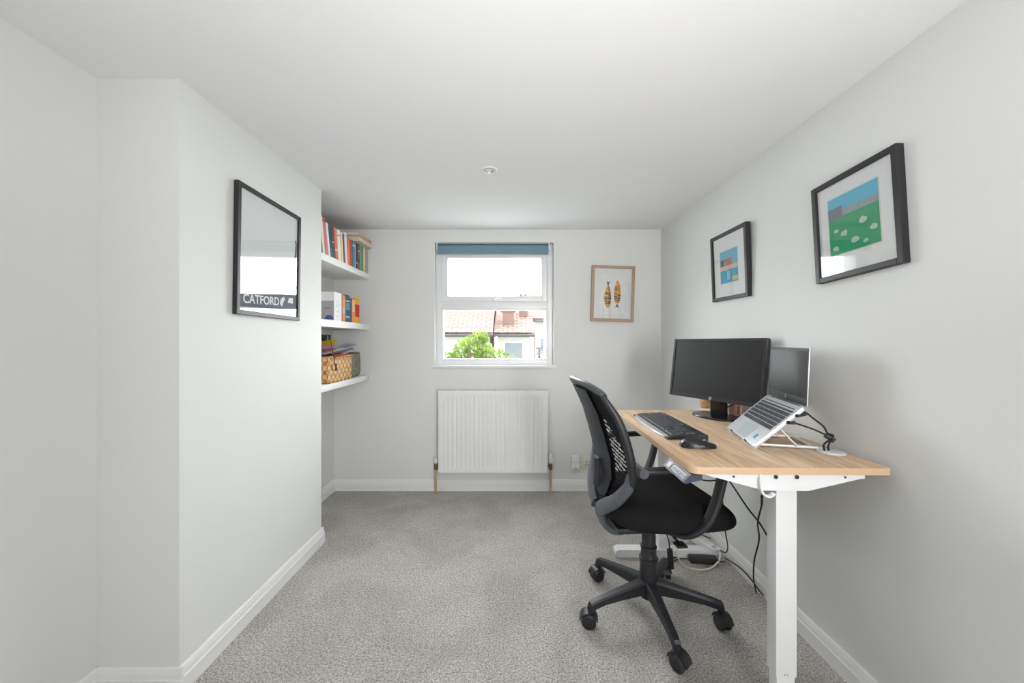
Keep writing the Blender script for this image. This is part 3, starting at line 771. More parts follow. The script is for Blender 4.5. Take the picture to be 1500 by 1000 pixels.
# what sticks out of the golden basket
bro = bxo('brochure', (-.095, .0, -.002, .002, 0, .300), mat('brochure_black', (36, 44, 48), .4, var=.1), None, .0005)
bro.location = (-1.212, 2.52, Z3 + .007); bro.rotation_euler = (R(-2), 0, R(8))
tag(bro, 'black upright brochure with white streaks standing in the golden basket', 'brochure')
bm = B()
for (x, z0_, z1_, w_) in ((-.062, .18, .29, .006), (-.020, .20, .293, .004), (-.030, .205, .25, .016)): box(bm, x - w_ / 2, x + w_ / 2, -.003, .001, z0_, z1_)
fin('white_streak', bm, mat('streak_white', (206, 214, 214), .5), bro)
def sheet(name, label, cat, c, w, d, rot, rgb, th=.003, grp=None, wav=.006):
    bm = B(); n = 8; vs = []
    for i in range(n + 1):
        for j in range(3):
            u = i / n - .5; v = j / 2 - .5
            vs.append(bm.verts.new((u * w, v * d, wav * math.sin(u * 5 + v))))
    for i in range(n):
        for j in range(2): bm.faces.new((vs[i * 3 + j], vs[(i + 1) * 3 + j], vs[(i + 1) * 3 + j + 1], vs[i * 3 + j + 1]))
    r = bmesh.ops.solidify(bm, geom=bm.faces[:], thickness=th)
    o = fin(name, bm, mat('sheet_%d_%d_%d' % rgb, rgb, .6, var=.06, vscale=20), None, 50)
    o.location = c; o.rotation_euler = tuple(R(k) for k in rot)
    return tag(o, label, cat, grp)
sheet('folder', 'orange-red folder bulging over the rim of the golden basket', 'folder', (-1.195, 2.50, Z3 + .176), .16, .27, (4, 10, 6), (214, 106, 60), .012, None, .012)
sheet('envelope', 'yellow padded envelope at the chimney end of the basket', 'envelope', (-1.222, 2.46, Z3 + .250), .12, .17, (15, 4, 12), (240, 212, 30), .012)
sheet('paper', 'white paper lying across the top of the basket under the yellow envelope', 'paper', (-1.200, 2.44, Z3 + .197), .13, .24, (9, 2, -5), (232, 232, 236), .003)
sheet('leaflet', 'pale blue leaflet poking up at the window end of the basket', 'leaflet', (-1.180, 2.62, Z3 + .212), .09, .22, (14, 8, -12), (196, 204, 228), .004)
sheet('leaflet', 'pinkish white leaflet under the pale blue leaflet in the basket', 'leaflet', (-1.172, 2.625, Z3 + .195), .09, .20, (10, 14, -4), (230, 222, 224), .004)
bm = B(); tube(bm, [(0, -.055, 0), (0, -.02, .004), (0, .03, .004), (0, .055, .002)], .016, 12); cl = fin('pouch', bm, mat('plum_fabric', (142, 84, 106), .8, var=.15, vscale=40), None, 60)
cl.location = (-1.172, 2.375, Z3 + .222); cl.rotation_euler = (0, 0, R(-30)); tag(cl, 'plum rolled cloth pouch on the papers in the basket', 'pouch')
bm = B(); tube(bm, [(-1.125, 2.345, Z3 + .268), (-1.118, 2.350, Z3 + .20), (-1.115, 2.362, Z3 + .165), (-1.112, 2.372, Z3 + .12), (-1.1135, 2.395, Z3 + .085)], .0028, 7)
box(bm, -1.1165, -1.1105, 2.383, 2.399, Z3 + .078, Z3 + .122, .001, 1)
tag(fin('strap', bm, M_cable, None, 50), 'black cord strap hanging over the front of the golden basket', 'strap')

# ================================================================== DESK
DZ, DT = .790, .021                                    # top height and thickness
DA = R(-1.0); DO = Vector((.543, 1.153, 0)); DW, DL = .600, .958
dm = Matrix.Translation(DO) @ Matrix.Rotation(DA, 4, 'Z')
dk = thing('standing_desk', 'light oak topped standing desk with white steel legs by the right wall', 'desk', mtx=dm)
bm = B()
def rrect(x0, x1, y0, y1, rads, n=6):
    pts = []
    for (cx_, cy_, a0, r_) in ((x1, y1, 0, rads[2]), (x0, y1, 90, rads[3]), (x0, y0, 180, rads[0]), (x1, y0, 270, rads[1])):
        sx = -1 if cx_ == x1 else 1; sy = -1 if cy_ == y1 else 1
        if r_ <= 0: pts.append((cx_, cy_)); continue
        for i in range(n + 1):
            a = R(a0 + 90 * i / n); pts.append((cx_ + sx * r_ + r_ * math.cos(a), cy_ + sy * r_ + r_ * math.sin(a)))
    return pts
quadprism(bm, rrect(0, DW, 0, DL, (.028, .006, .006, .028)), 'z', DZ - DT, DZ)
bmesh.ops.bevel(bm, geom=[e for e in bm.edges if abs(e.verts[0].co.z - e.verts[1].co.z) < 1e-6 and e.verts[0].co.z > DZ - .001], offset=.0015, segments=1, affect='EDGES')
fin('desktop', bm, M_oak, dk, 30)
def leg(y0, x0, fx):
    bm = B(); box(bm, x0, x0 + .064, y0, y0 + .045, .128, DZ - DT - .03, .004); box(bm, x0 + .004, x0 + .060, y0 + .004, y0 + .041, .035, .140, .003)
    l_ = fin('leg', bm, M_steel_w, dk, 35)
    for dx in (.026, .034):
        bm = B(); cyl(bm, (x0 + dx, y0 - .0006, .137), (x0 + dx, y0 + .002, .137), .0018, seg=8); fin('screw', bm, M_chrome, l_)
    bm = B(); quadprism(bm, [(.0, .006), (.012, .0), (fx - .012, .0), (fx, .006), (fx, .030), (fx - .017, .042), (.018, .042), (.0, .030)], 'y', y0 - .010, y0 + .046)
    fin('foot', bm, M_steel_w, dk)
    bm = B(); quadprism(bm, [(x0 - .20, DZ - DT - .012), (x0 + .25, DZ - DT - .012), (x0 + .25, DZ - DT), (x0 - .24, DZ - DT)], 'y', y0 - .024, y0 + .046)
    quadprism(bm, [(x0 - .05, DZ - DT - .052), (x0 + .085, DZ - DT - .052), (x0 + .25, DZ - DT - .012), (x0 - .20, DZ - DT - .012)], 'y', y0 - .020, y0 + .046)
    b_ = fin('support_arm', bm, M_steel_w, dk)
    for dx in (-.145, -.018, .045, .190):
        bm = B(); cyl(bm, (x0 + dx, y0 - .027, DZ - DT - .008), (x0 + dx, y0 - .02, DZ - DT - .008), .006 if abs(dx) < .1 else .003, seg=12)
        fin('bolt', bm, mat('dark_bolt', (70, 70, 74), .4, metal=.6), b_)
leg(.030, .276, .562); leg(.912, .232, .520)
bxo('crossbar', (.290, .325, .07, .88, DZ - DT - .045, DZ - DT - .012), M_steel_w, dk, .003)
bm = B(); sweep(bm, [(.209, .006, DZ - DT + .001), (.209, .004, DZ - DT - .030), (.214, .0, DZ - DT - .056), (.230, -.004, DZ - DT - .064), (.246, -.006, DZ - DT - .054)], .016, .007, ref=(0, 1, 0))
fin('headphone_hook', bm, M_steel_w, dk, 50)
gp = WZ(1222, 662, DZ); gl = dm.inverted() @ gp; gl.x = min(gl.x, DW - .045)
bm = B(); lathe(bm, [(.041, 0), (.041, .0025), (.038, .004), (.001, .0042)], (gl.x, gl.y, DZ), 32); fin('cable_grommet', bm, M_trim, dk, 40)
# control handset hanging under the left edge
hs = bpy.data.objects.new('control_handset', None)
hm = Matrix.Translation((-.010, .003, DZ - DT - .003)) @ Matrix.Rotation(R(0), 4, 'Y')
bm = B(); quadprism(bm, [(.012, 0), (.045, 0), (.045, -.015), (-.006, -.028), (-.011, -.025)], 'y', 0, .168)
bmesh.ops.transform(bm, matrix=hm, verts=bm.verts)
h_ = fin('control_handset', bm, mat('handset_navy', (60, 64, 84), .35), dk)
fm = hm @ Matrix.Translation((-.002, .084, -.014)) @ Matrix.Rotation(R(-40.6), 4, 'Y')       # x across the sloped face
slope = math.atan2(.025, .023)
fm = hm @ Matrix.Translation((.0004, .084, -.0126)) @ Matrix.Rotation(-slope, 4, 'Y')
def on_face(name, x0, x1, y0, y1, t_, m, par):
    bm = B(); box(bm, x0, x1, y0, y1, 0, t_, 0, mtx=fm); return fin(name, bm, m, par)
on_face('face_plate', -.0155, .0155, -.082, .082, .0012, mat('handset_silver', (78, 84, 98), .5), h_)
on_face('button_strip', -.0095, .0095, -.072, .026, .0018, mat('handset_dark', (44, 50, 66), .3), h_)
on_face('display', -.010, .010, .040, .066, .0018, mat('handset_grey', (92, 98, 110), .3), h_)
for i in range(6): on_face('button', -.0055, .0055, -.066 + i * .0152, -.055 + i * .0152, .0024, mat('handset_button', (96, 104, 118), .4), h_)

# ------------------------------------------------------------------ monitor
mc = Vector((1.000, 1.894, 1.0325)); MW, MH = .510, .311
mm = Matrix.Translation(mc) @ RZYX(-65.2, -.3, -8.0)
fwd = Matrix.Rotation(R(-65.2), 4, 'Z') @ Vector((0, -1, 0))
basec = Vector((mc.x, mc.y, 0)) - fwd * .030
mbm = Matrix.Translation((basec.x, basec.y, DZ)) @ Matrix.Rotation(R(-65.2), 4, 'Z')
mo = thing('monitor', 'black desktop monitor with a switched-off screen on the desk', 'monitor', mtx=mbm)
L_ = mbm.inverted() @ mm
def mpart(name, bm, m, par, sm=35):
    bmesh.ops.transform(bm, matrix=L_, verts=bm.verts); return fin(name, bm, m, par, sm)
M_bezel = mat('monitor_bezel', (44, 45, 50), .35, var=.06)
bm = B(); bw = .013
for x0, x1, z0, z1 in ((-MW / 2, -MW / 2 + bw, -MH / 2, MH / 2), (MW / 2 - bw, MW / 2, -MH / 2, MH / 2), (-MW / 2 + bw, MW / 2 - bw, MH / 2 - bw, MH / 2), (-MW / 2 + bw, MW / 2 - bw, -MH / 2, -MH / 2 + .021)):
    box(bm, x0, x1, 0, .022, z0, z1, .0012, 1)
bz = mpart('bezel', bm, M_bezel, mo)
bm = B(); box(bm, -MW / 2 + .008, MW / 2 - .008, .003, .006, -MH / 2 + .016, MH / 2 - .008)
mpart('screen', bm, mat('monitor_screen', (20, 20, 22), .42, var=.25, vscale=30, spec=.5), mo)
bm = B(); box(bm, -MW / 2 + .004, MW / 2 - .004, .012, .034, -MH / 2 + .004, MH / 2 - .004, .006); box(bm, -.16, .16, .03, .052, -.13, .10, .012)
mpart('back_shell', bm, M_black, mo)
bm = B(); cyl(bm, (0, .0002, -MH / 2 + .0105), (0, -.0009, -MH / 2 + .0105), .0082, seg=24)
lg = mpart('logo_disc', bm, mat('logo_silver', (206, 208, 212), .3, metal=.4), bz)
text_mesh('logo_letters', 'hp', .0125, M_black, bz, .0002, L_ @ Matrix.Translation((0, -.0011, -MH / 2 + .0112)) @ Matrix.Rotation(R(90), 4, 'X'), shear=.25)
bm = B(); box(bm, -.041, .041, .004, .026, .008, .20, .004, mtx=Matrix.Translation((0, .0, 0)))
fin('neck', bm, M_blackg, mo, 35)
bm = B(); rs = []
for s, z in ((1, 0), (1, .005), (.97, .009), (.80, .012), (.3, .013)):
    rs.append(ring(bm, Vector((0, .005, z)), Vector((1, 0, 0)), Vector((0, 1, 0)), .122 * s, .088 * s, 40, 2.4))
skin(bm, rs); fin('stand_base', bm, M_blackg, mo, 40)
bm = B()
for s in (-1, 1): tube(bm, [(s * .04, .025, .055), (s * .065, .04, .075), (s * .10, .05, .10), (s * .09, .055, .14)], .003, 7)
fin('lead', bm, M_cable, mo, 50)

# ------------------------------------------------------------------ pots behind the monitor
pp = WZ(1032, 601.5, DZ)
pt = thing('pot', 'small orange wicker pot on the desk behind the monitor', 'pot', (pp.x + .055, pp.y + .09, DZ))
bm = B(); lathe(bm, [(.026, 0), (.030, .004), (.033, .03), (.033, .06), (.030, .066), (.026, .066), (.027, .03), (.02, .01)], seg=28)
fin('pot_body', bm, weave_mat('orange_wicker', (252, 212, 166), (242, 180, 124), 120, 150), pt, 50)
bm = B(); tube(bm, [(.031 * math.cos(a), .031 * math.sin(a), .065) for a in [2 * math.pi * i / 20 for i in range(21)]], .003, 6, 2); fin('rim', bm, mat('orange_rim', (240, 184, 130), .7), pt, 60)
p2 = WZ(1071, 602, DZ)
pt = thing('cup', 'pinkish brown cup on the desk against the right wall', 'cup', (1.128, 1.925, DZ))
bm = B(); lathe(bm, [(.022, 0), (.025, .003), (.028, .065), (.0265, .068), (.025, .064), (.022, .01)], seg=28); fin('cup_body', bm, mat('cup_glaze', (184, 134, 116), .4, var=.1), pt, 50)
bm = B(); tube(bm, [(0, -.026, .052), (0, -.043, .05), (0, -.046, .03), (0, -.025, .016)], .003, 7); fin('cup_handle', bm, mat('cup_glaze', (184, 134, 116), .4), pt, 60)

# ------------------------------------------------------------------ keyboard (local x = along its length, y = away from the user)
kb = thing('keyboard', 'black computer keyboard with a silver palm strip on the desk', 'keyboard', (.689, 1.704, DZ), (0, 0, R(-92.0)))
KL, KD = .462, .160
bm = B()
prof = [(-KD / 2, .0), (KD / 2, 0), (KD / 2, .017), (KD / 2 - .006, .019), (-KD / 2 + .022, .0115), (-KD / 2 + .004, .008), (-KD / 2, .005)]
quadprism(bm, prof, 'x', -KL / 2, KL / 2)
bmesh.ops.bevel(bm, geom=[e for e in bm.edges if abs(e.verts[0].co.x - e.verts[1].co.x) < 1e-6 and abs(abs(e.verts[0].co.x) - KL / 2) < 1e-6], offset=.003, segments=2, affect='EDGES')
fin('body', bm, M_black, kb, 40)
bm = B()
pl = [(-.215, -KD / 2 + .006), (-.19, -KD / 2 - .006), (-.10, -KD / 2 - .011), (.10, -KD / 2 - .011), (.19, -KD / 2 - .006), (.215, -KD / 2 + .006), (.212, -KD / 2 + .017), (-.212, -KD / 2 + .017)]
quadprism(bm, pl, 'z', .001, .0105)
bmesh.ops.bevel(bm, geom=[e for e in bm.edges if e.verts[0].co.z > .010 and e.verts[1].co.z > .010], offset=.003, segments=3, affect='EDGES')
fin('palm_strip', bm, mat('silver_plastic', (206, 208, 212), .28, metal=.6), kb, 60)
def keycap_mesh(w, d, h_):
    bm = B(); r0 = [bm.verts.new((sx * w / 2, sy * d / 2, 0)) for sx, sy in ((-1, -1), (1, -1), (1, 1), (-1, 1))]
    r1 = [bm.verts.new((sx * (w / 2 - .0012), sy * (d / 2 - .0012), h_)) for sx, sy in ((-1, -1), (1, -1), (1, 1), (-1, 1))]
    bm.faces.new(r1); bm.faces.new(list(reversed(r0)))
    for i in range(4): bm.faces.new((r0[i], r0[(i + 1) % 4], r1[(i + 1) % 4], r1[i]))
    me = bpy.data.meshes.new('key'); bm.to_mesh(me); bm.free(); me.materials.append(M_key); return me
KM = {}
def key(par, x, y_, z, w, d, h_, tilt=0.0, mtx=None):
    k_ = (round(w, 4), round(d, 4), h_)
    if k_ not in KM: KM[k_] = keycap_mesh(w, d, h_)
    o = bpy.data.objects.new('key', KM[k_]); COL.objects.link(o); o.parent = par
    if mtx is not None: o.matrix_local = mtx @ Matrix.Translation((x, y_, z))
    else: o.location = (x, y_, z); o.rotation_euler = (tilt, 0, 0)
    return o
def kz(y_): return .0115 + (y_ - (-KD / 2 + .022)) / (KD - .028) * .0075
P_ = .0190; x0k = -.222
def krow(y_, widths, xs):
    x = xs
    for w in widths:
        if w > 0: key(kb, x + w * P_ / 2, y_, kz(y_) - .001, w * P_ - .002, P_ - .0025, .0065, R(3.3))
        x += abs(w) * P_
ys = [-KD / 2 + .034 + i * P_ for i in range(6)]
krow(ys[5], [1, -.6, 1, 1, 1, 1, -.4, 1, 1, 1, 1, -.5, 1, 1, 1, 1], x0k)
krow(ys[4], [1] * 13 + [2], x0k); krow(ys[3], [1.5] + [1] * 12 + [1.5], x0k)
krow(ys[2], [1.8] + [1] * 11 + [2.2], x0k); krow(ys[1], [1.3] + [1] * 11 + [2.7], x0k)
krow(ys[0], [1.4, 1.2, 1.3, 6, 1.3, 1.2, 1.2, 1.4], x0k)
xn = x0k + 15 * P_ + .007
for r_ in (4, 3): krow(ys[r_], [1, 1, 1], xn)
krow(ys[1], [-1, 1], xn); krow(ys[0], [1, 1, 1], xn)
xp = xn + 3 * P_ + .007
for r_, ws_ in ((4, [1] * 4), (3, [1] * 4), (2, [1, 1, 1]), (1, [1] * 4), (0, [2, 1, 1])): krow(ys[r_], ws_, xp)

# ------------------------------------------------------------------ mouse
mp_ = WZ(1024, 655, DZ)
ms = thing('computer_mouse', 'black wireless mouse on the desk in front of the keyboard', 'mouse', (.672, 1.375, DZ), (0, 0, R(-4)))
bm = B(); rs = []
for i in range(13):
    u = i / 12; x = -.060 + .120 * u
    w = .032 * (math.sin(math.pi * (.06 + .88 * u)) ** .45)
    hgt = .004 + .031 * (math.sin(math.pi * min(1, (.10 + .80 * (u ** .62)))) ** .9) * (1 - .35 * u)
    rr = []
    for j in range(16):
        a = math.pi * j / 15; ca = math.cos(a); sa = math.sin(a)
        rr.append(bm.verts.new((x, w * math.copysign(abs(ca) ** .7, ca), hgt * sa ** .8)))
    rs.append(rr)
for a, b in zip(rs, rs[1:]):
    for j in range(15): bm.faces.new((a[j], a[j + 1], b[j + 1], b[j]))
    bm.faces.new((a[15], a[0], b[0], b[15]))
bm.faces.new(rs[0]); bm.faces.new(list(reversed(rs[-1])))
fin('shell', bm, mat('mouse_black', (30, 31, 34), .35, var=.05), ms, 60)
bm = B(); cyl(bm, (.028, -.004, .0225), (.028, .004, .0225), .007, seg=16); fin('scroll_wheel', bm, M_dkgrey, ms, 40)
bxo('side_strip', (-.025, .012, -.0325, -.030, .008, .0125), mat('mouse_grey', (120, 124, 130), .3), ms, .001)

# ------------------------------------------------------------------ laptop on its stand
LW, LD = .304, .209
lbm = Matrix.Translation((.956, 1.463, .8765)) @ RZYX(-104.2, .1, -46.6)     # base: x right, z towards the hinge, -y up out of the keys
root_m = Matrix.Translation((.956, 1.463, .80)) @ Matrix.Rotation(R(-104.2), 4, 'Z')
lp = thing('laptop', 'open silver laptop raised on a white stand beside the monitor', 'laptop', mtx=root_m)
LB = root_m.inverted() @ lbm
def lpart(name, bm, m, par, M=LB, sm=35):
    bmesh.ops.transform(bm, matrix=M, verts=bm.verts); return fin(name, bm, m, par, sm)
bm = B(); box(bm, -LW / 2, LW / 2, 0, .014, -LD / 2, LD / 2, .004)
base_ = lpart('base', bm, M_silver, lp)
bm = B(); box(bm, -.055, .055, -.0006, .001, -.097, -.032); lpart('touchpad', bm, mat('touchpad_grey', (198, 206, 210), .3, metal=.3), base_)
bm = B(); box(bm, .088, .112, -.0008, .001, -.078, -.058); st = lpart('blue_sticker', bm, mat('sticker_blue', (60, 150, 210), .4, var=.1), base_)
bm = B(); box(bm, .088, .096, -.0010, .001, -.078, -.058); lpart('sticker_stripe', bm, mat('sticker_pale', (180, 214, 226), .4), base_)
bm = B(); box(bm, -.125, .125, -.0008, .001, .084, .0875); lpart('speaker_slot', bm, M_black, base_)
bm = B(); box(bm, -.138, .138, -.0004, .001, -.027, .078); lpart('key_well', bm, mat('keyboard_tray', (196, 198, 202), .4, metal=.4), base_)
KR = LB @ Matrix.Rotation(R(90), 4, 'X')        # local x right, y to the hinge, z out of the keys
pk = .276 / 14.5
def lrow(yc, dep, widths, xs=-.138):
    x = xs
    for w in widths:
        key(base_, x + w * pk / 2, yc, .0003, w * pk - .0024, dep, .0016, mtx=KR); x += w * pk
lrow(.0725, .0085, [14.5 / 14] * 14)
lrow(.0570, .0155, [1] * 13 + [1.5]); lrow(.0395, .0155, [1.5] + [1] * 13); lrow(.0220, .0155, [1.8] + [1] * 11 + [1.7])
lrow(.0045, .0155, [2.3] + [1] * 10 + [2.2]); lrow(-.0140, .0165, [1.2, 1, 1, 1.1, 5.2, 1, 1, 1, 1, 1])
lsm = Matrix.Translation((1.074, 1.484, 1.0455)) @ RZYX(-102.6, .3, -2.2)
LS = root_m.inverted() @ lsm
bm = B(); box(bm, -LW / 2, LW / 2, .001, .0038, -LD / 2, LD / 2, .0008)
lid = lpart('lid', bm, M_silver, lp, LS)
bm = B(); box(bm, -LW / 2 + .0008, LW / 2 - .0008, -.0005, .003, -LD / 2 + .004, LD / 2 - .0008)
lpart('screen_bezel', bm, mat('laptop_bezel', (52, 53, 57), .35), lid, LS)
bm = B(); box(bm, -LW / 2 + .009, LW / 2 - .009, -.0010, .003, -LD / 2 + .030, LD / 2 - .012)
lpart('screen', bm, mat('laptop_screen', (22, 22, 24), .12, spec=.8), lid, LS)
bm = B(); cyl(bm, (0, -.0002, -LD / 2 + .018), (0, -.0016, -LD / 2 + .018), .0065, seg=24); lpart('logo_disc', bm, mat('logo_silver', (206, 208, 212), .3), lid, LS)
text_mesh('logo_letters', 'hp', .010, M_black, lid, .0002, LS @ Matrix.Translation((0, -.0018, -LD / 2 + .0186)) @ Matrix.Rotation(R(90), 4, 'X'), shear=.25)
bm = B(); cyl(bm, (0, -.0006, LD / 2 - .007), (0, -.0014, LD / 2 - .007), .002, seg=12); lpart('webcam', bm, M_chrome, lid, LS)
bm = B(); cyl(bm, (-.11, .006, LD / 2 + .002), (.11, .006, LD / 2 + .002), .006, seg=14); lpart('hinge', bm, M_dkgrey, base_, LB, 40)

sm_ = Matrix.Translation((.956, 1.463, DZ)) @ Matrix.Rotation(R(-104.2), 4, 'Z')
sd = thing('laptop_stand', 'white folding aluminium stand under the laptop', 'laptop stand', mtx=sm_)
SB = sm_.inverted() @ lbm
M_alu = mat('white_aluminium', (222, 222, 222), .35, metal=.3, var=.02)
pb = [SB @ Vector((s, 0.020, -LD / 2 - .004)) for s in (-1, 1)]
for s in (-.075, .085):
    f0 = SB @ Vector((s, .0195, -LD / 2 - .002)); f1 = SB @ Vector((s, .0195, LD / 2 - .03)); mid = SB @ Vector((s, .023, .010))
    bm = B(); sweep(bm, [f0, (f0 + f1) / 2, f1], .016, .007, ref=(1, 0, 0), k=2, pw=6); rl = fin('top_rail', bm, M_alu, sd, 40)
    bm = B(); a = SB @ Vector((s, .014, -LD / 2 - .006)); b_ = SB @ Vector((s, -.008, -LD / 2 - .006)); sweep(bm, [a + (a - b_) * .4, (a + b_) / 2, b_], .024, .006, ref=(1, 0, 0), k=2, pw=6); lipo = fin('front_lip', bm, M_alu, sd, 40)
    bm = B(); c_ = SB @ Vector((s, -.004, -LD / 2 - .0020)); bmesh.ops.create_cube(bm, size=.008, matrix=Matrix.Translation(c_) @ RZYX(0, 0, -46.6)); fin('rubber_pad', bm, M_black, lipo)
    yb = f0.y + .012
    bm = B(); sweep(bm, [(s, yb, .007), (s, yb + .11, .007), (s, yb + .212, .007)], .017, .010, ref=(1, 0, 0), k=2, pw=6); fin('base_bar', bm, M_alu, sd, 40)
    bm = B(); sweep(bm, [(s + .010, yb + .135, .010), ((s + .010 + mid.x + .006) / 2, (yb + .135 + mid.y) / 2, (.010 + mid.z) / 2), (mid.x + .006, mid.y, mid.z)], .010, .006, ref=(1, 0, 0), k=2, pw=6); fin('support_strut', bm, M_alu, sd, 40)
    bm = B(); tube(bm, [(s, yb, .008), (s, yb - .004, .02), f0], .006, 8, 3); fin('pivot', bm, M_alu, sd, 50)
bm = B(); sweep(bm, [(-.075, f0.y + .20, .007), (0, f0.y + .20, .007), (.085, f0.y + .20, .007)], .012, .006, ref=(0, 1, 0), k=2, pw=6); fin('cross_bar', bm, M_alu, sd, 40)

# ------------------------------------------------------------------ cables on the desk
gw = dm @ Vector((gl.x - .016, gl.y + .004, DZ + .004))
def cable(name, label, pts, r=.0028, m=M_cable, extra=None, cat='cable'):
    t = thing(name, label, cat, pts[0]); o0 = Vector(pts[0])
    bm = B(); tube(bm, [Vector(p) - o0 for p in pts], r, 8); fin('lead', bm, m, t, 60)
    for e in (extra or []):
        nm, a, b, ra, mm_ = e
        bm = B(); a_, b_ = Vector(a) - o0, Vector(b) - o0
        sweep(bm, [a_, (a_ + b_) / 2, b_], ra * 2, ra * 1.5, ref=(0, 0, 1) if abs((b_ - a_).normalized().z) < .9 else (1, 0, 0), k=2, pw=4)
        fin(nm, bm, mm_, t, 45)
    return t
hub = W(1219, 640, 1.335)
pA = lbm @ Vector((LW / 2 + .006, .008, .070)); pB = lbm @ Vector((LW / 2 + .006, .008, .035))
cable('usb_cable', 'upper black cable from the laptop corner down to the desk grommet', [pA, W(1178, 603, 1.36), W(1192, 613, 1.36), W(1206, 624, 1.35), W(1212, 634, 1.335), hub + Vector((.004, 0, .004)), gw + Vector((.012, 0, .020)), gw + Vector((.012, 0, -.002))], .0030,
      extra=[('plug', pA, W(1181, 606, 1.36), .0055, M_black)])
cable('usb_cable', 'lower black cable from the laptop side with the splitter block, ending at the grommet', [pB, W(1166, 620, 1.36), W(1190, 628, 1.355), W(1206, 635, 1.345), hub, gw + Vector((-.004, 0, .022)), gw + Vector((-.002, 0, -.002))], .0030,
      extra=[('plug', pB, W(1163, 619, 1.36), .0065, M_black), ('splitter', W(1209, 637, 1.34), W(1222, 645.5, 1.33), .0085, mat('cable_dark_olive', (40, 42, 36), .5))])

# ------------------------------------------------------------------ cables and power strip below the desk
XW = XR - .012
def cw(x, y, X): return WX(x, y, X)
ad = thing('power_strip', 'white extension socket block on the carpet by the right skirting', 'power strip', (1.088, 2.185, 0), (0, 0, R(-74)))
bxo('body', (-.115, .115, -.026, .026, 0.0, .036), M_trim, ad, .005)
for x in (-.08, -.02, .04): bxo('socket_face', (x - .02, x + .02, -.020, .020, .034, .0375), M_cream, ad, .001)
bxo('power_switch', (.085, .100, -.010, .010, .034, .040), mat('switch_grey', (170, 170, 170), .4), ad, .002)
pl_ = thing('mains_plug', 'black mains plug pushed into the white extension block', 'plug', (1.080, 2.215, .0378), (0, 0, R(-74)))
bxo('plug_body', (-.055, .0, -.019, .019, 0, .026), M_black, pl_, .006)
bm = B(); tube(bm, [(0, 0, .013), (.03, .004, .018), (.07, .03, .012)], .003, 8); fin('lead', bm, M_cable, pl_, 60)
br_ = thing('power_adapter', 'black power adapter brick on the carpet in front of the extension block', 'power adapter', (1.012, 2.012, 0), (0, 0, R(-5)))
bxo('brick', (-.070, .070, -.022, .022, 0, .030), M_black, br_, .006)
bm = B(); tube(bm, [(-.070, 0, .014), (-.12, .01, .006), (-.17, -.02, .004), (-.19, .0, .004), (-.17, .02, .004), (-.13, .025, .004)], .003, 8); fin('lead', bm, M_cable, br_, 60)
bm = B(); tube(bm, [(.070, 0, .014), (.09, .0, .006), (.115, .01, .004)], .003, 8); fin('lead', bm, M_cable, br_, 60)
loop = [W(1026, 760, 2.0), W(1015, 784, 1.97), W(1000, 795, 1.95), W(990, 805, 1.93), W(993, 817, 1.93), WZ(1004, 829, .006), WZ(1022, 834, .006), WZ(1040, 832, .006), W(1053, 821, 1.99), W(1055, 808, 2.05), Vector((1.115, 2.078, .02))]
cable('extension_lead', 'cream mains lead looping on the carpet around the black adapter', loop, .0045, M_cablew)
fc = [WX(x, y, 1.138) for x, y in ((1062, 817), (1070, 822), (1085, 832), (1100, 848), (1110, 862), (1118, 872))]
cable('floor_cable', 'black lead running along the skirting to the desk leg', fc, .0030)
cable('hanging_cable', 'black lead hanging straight down from the desk to the skirting', [W(1056, 700, 1.95), W(1059, 740, 1.95), W(1062, 775, 1.96), W(1066, 800, 1.97), W(1063, 809, 1.96), W(1055, 806, 2.02)], .0032)
cable('hanging_cable', 'black lead sagging from under the desk behind the nearer white leg', [W(1063, 696, 1.75), W(1078, 718, 1.68), W(1096, 745, 1.62), W(1112, 765, 1.55), W(1128, 790, 1.50), W(1140, 800, 1.5)], .0034)
cable('hanging_cable', 'wavy black lead hanging from the headphone hook side to the carpet', [W(1116, 722, 1.50), W(1116, 738, 1.55), W(1110, 765, 1.58), W(1112, 790, 1.60), W(1105, 820, 1.66), W(1104, 848, 1.72), WZ(1108, 868, .005)], .0032,
      extra=[('connector', W(1116, 727, 1.5), W(1116, 737, 1.52), .006, M_black)])
cable('handset_cable', 'thin black lead looping below the desk front from the control handset', [dm @ Vector((.03, .02, DZ - DT - .018)), W(1022, 701, 1.22), W(1040, 704, 1.25), W(1060, 700, 1.30), dm @ Vector((.13, .12, DZ - DT - .03))], .0022)
cable('hanging_adapter', 'black inline adapter dangling beside the chair column', [W(974, 775, 1.93), W(979, 790, 1.90), W(981, 803, 1.90), W(982, 830, 1.90), W(984, 840, 1.90)], .0032,
      extra=[('adapter_body', W(981, 804, 1.90), W(983, 832, 1.90), .013, M_black)])

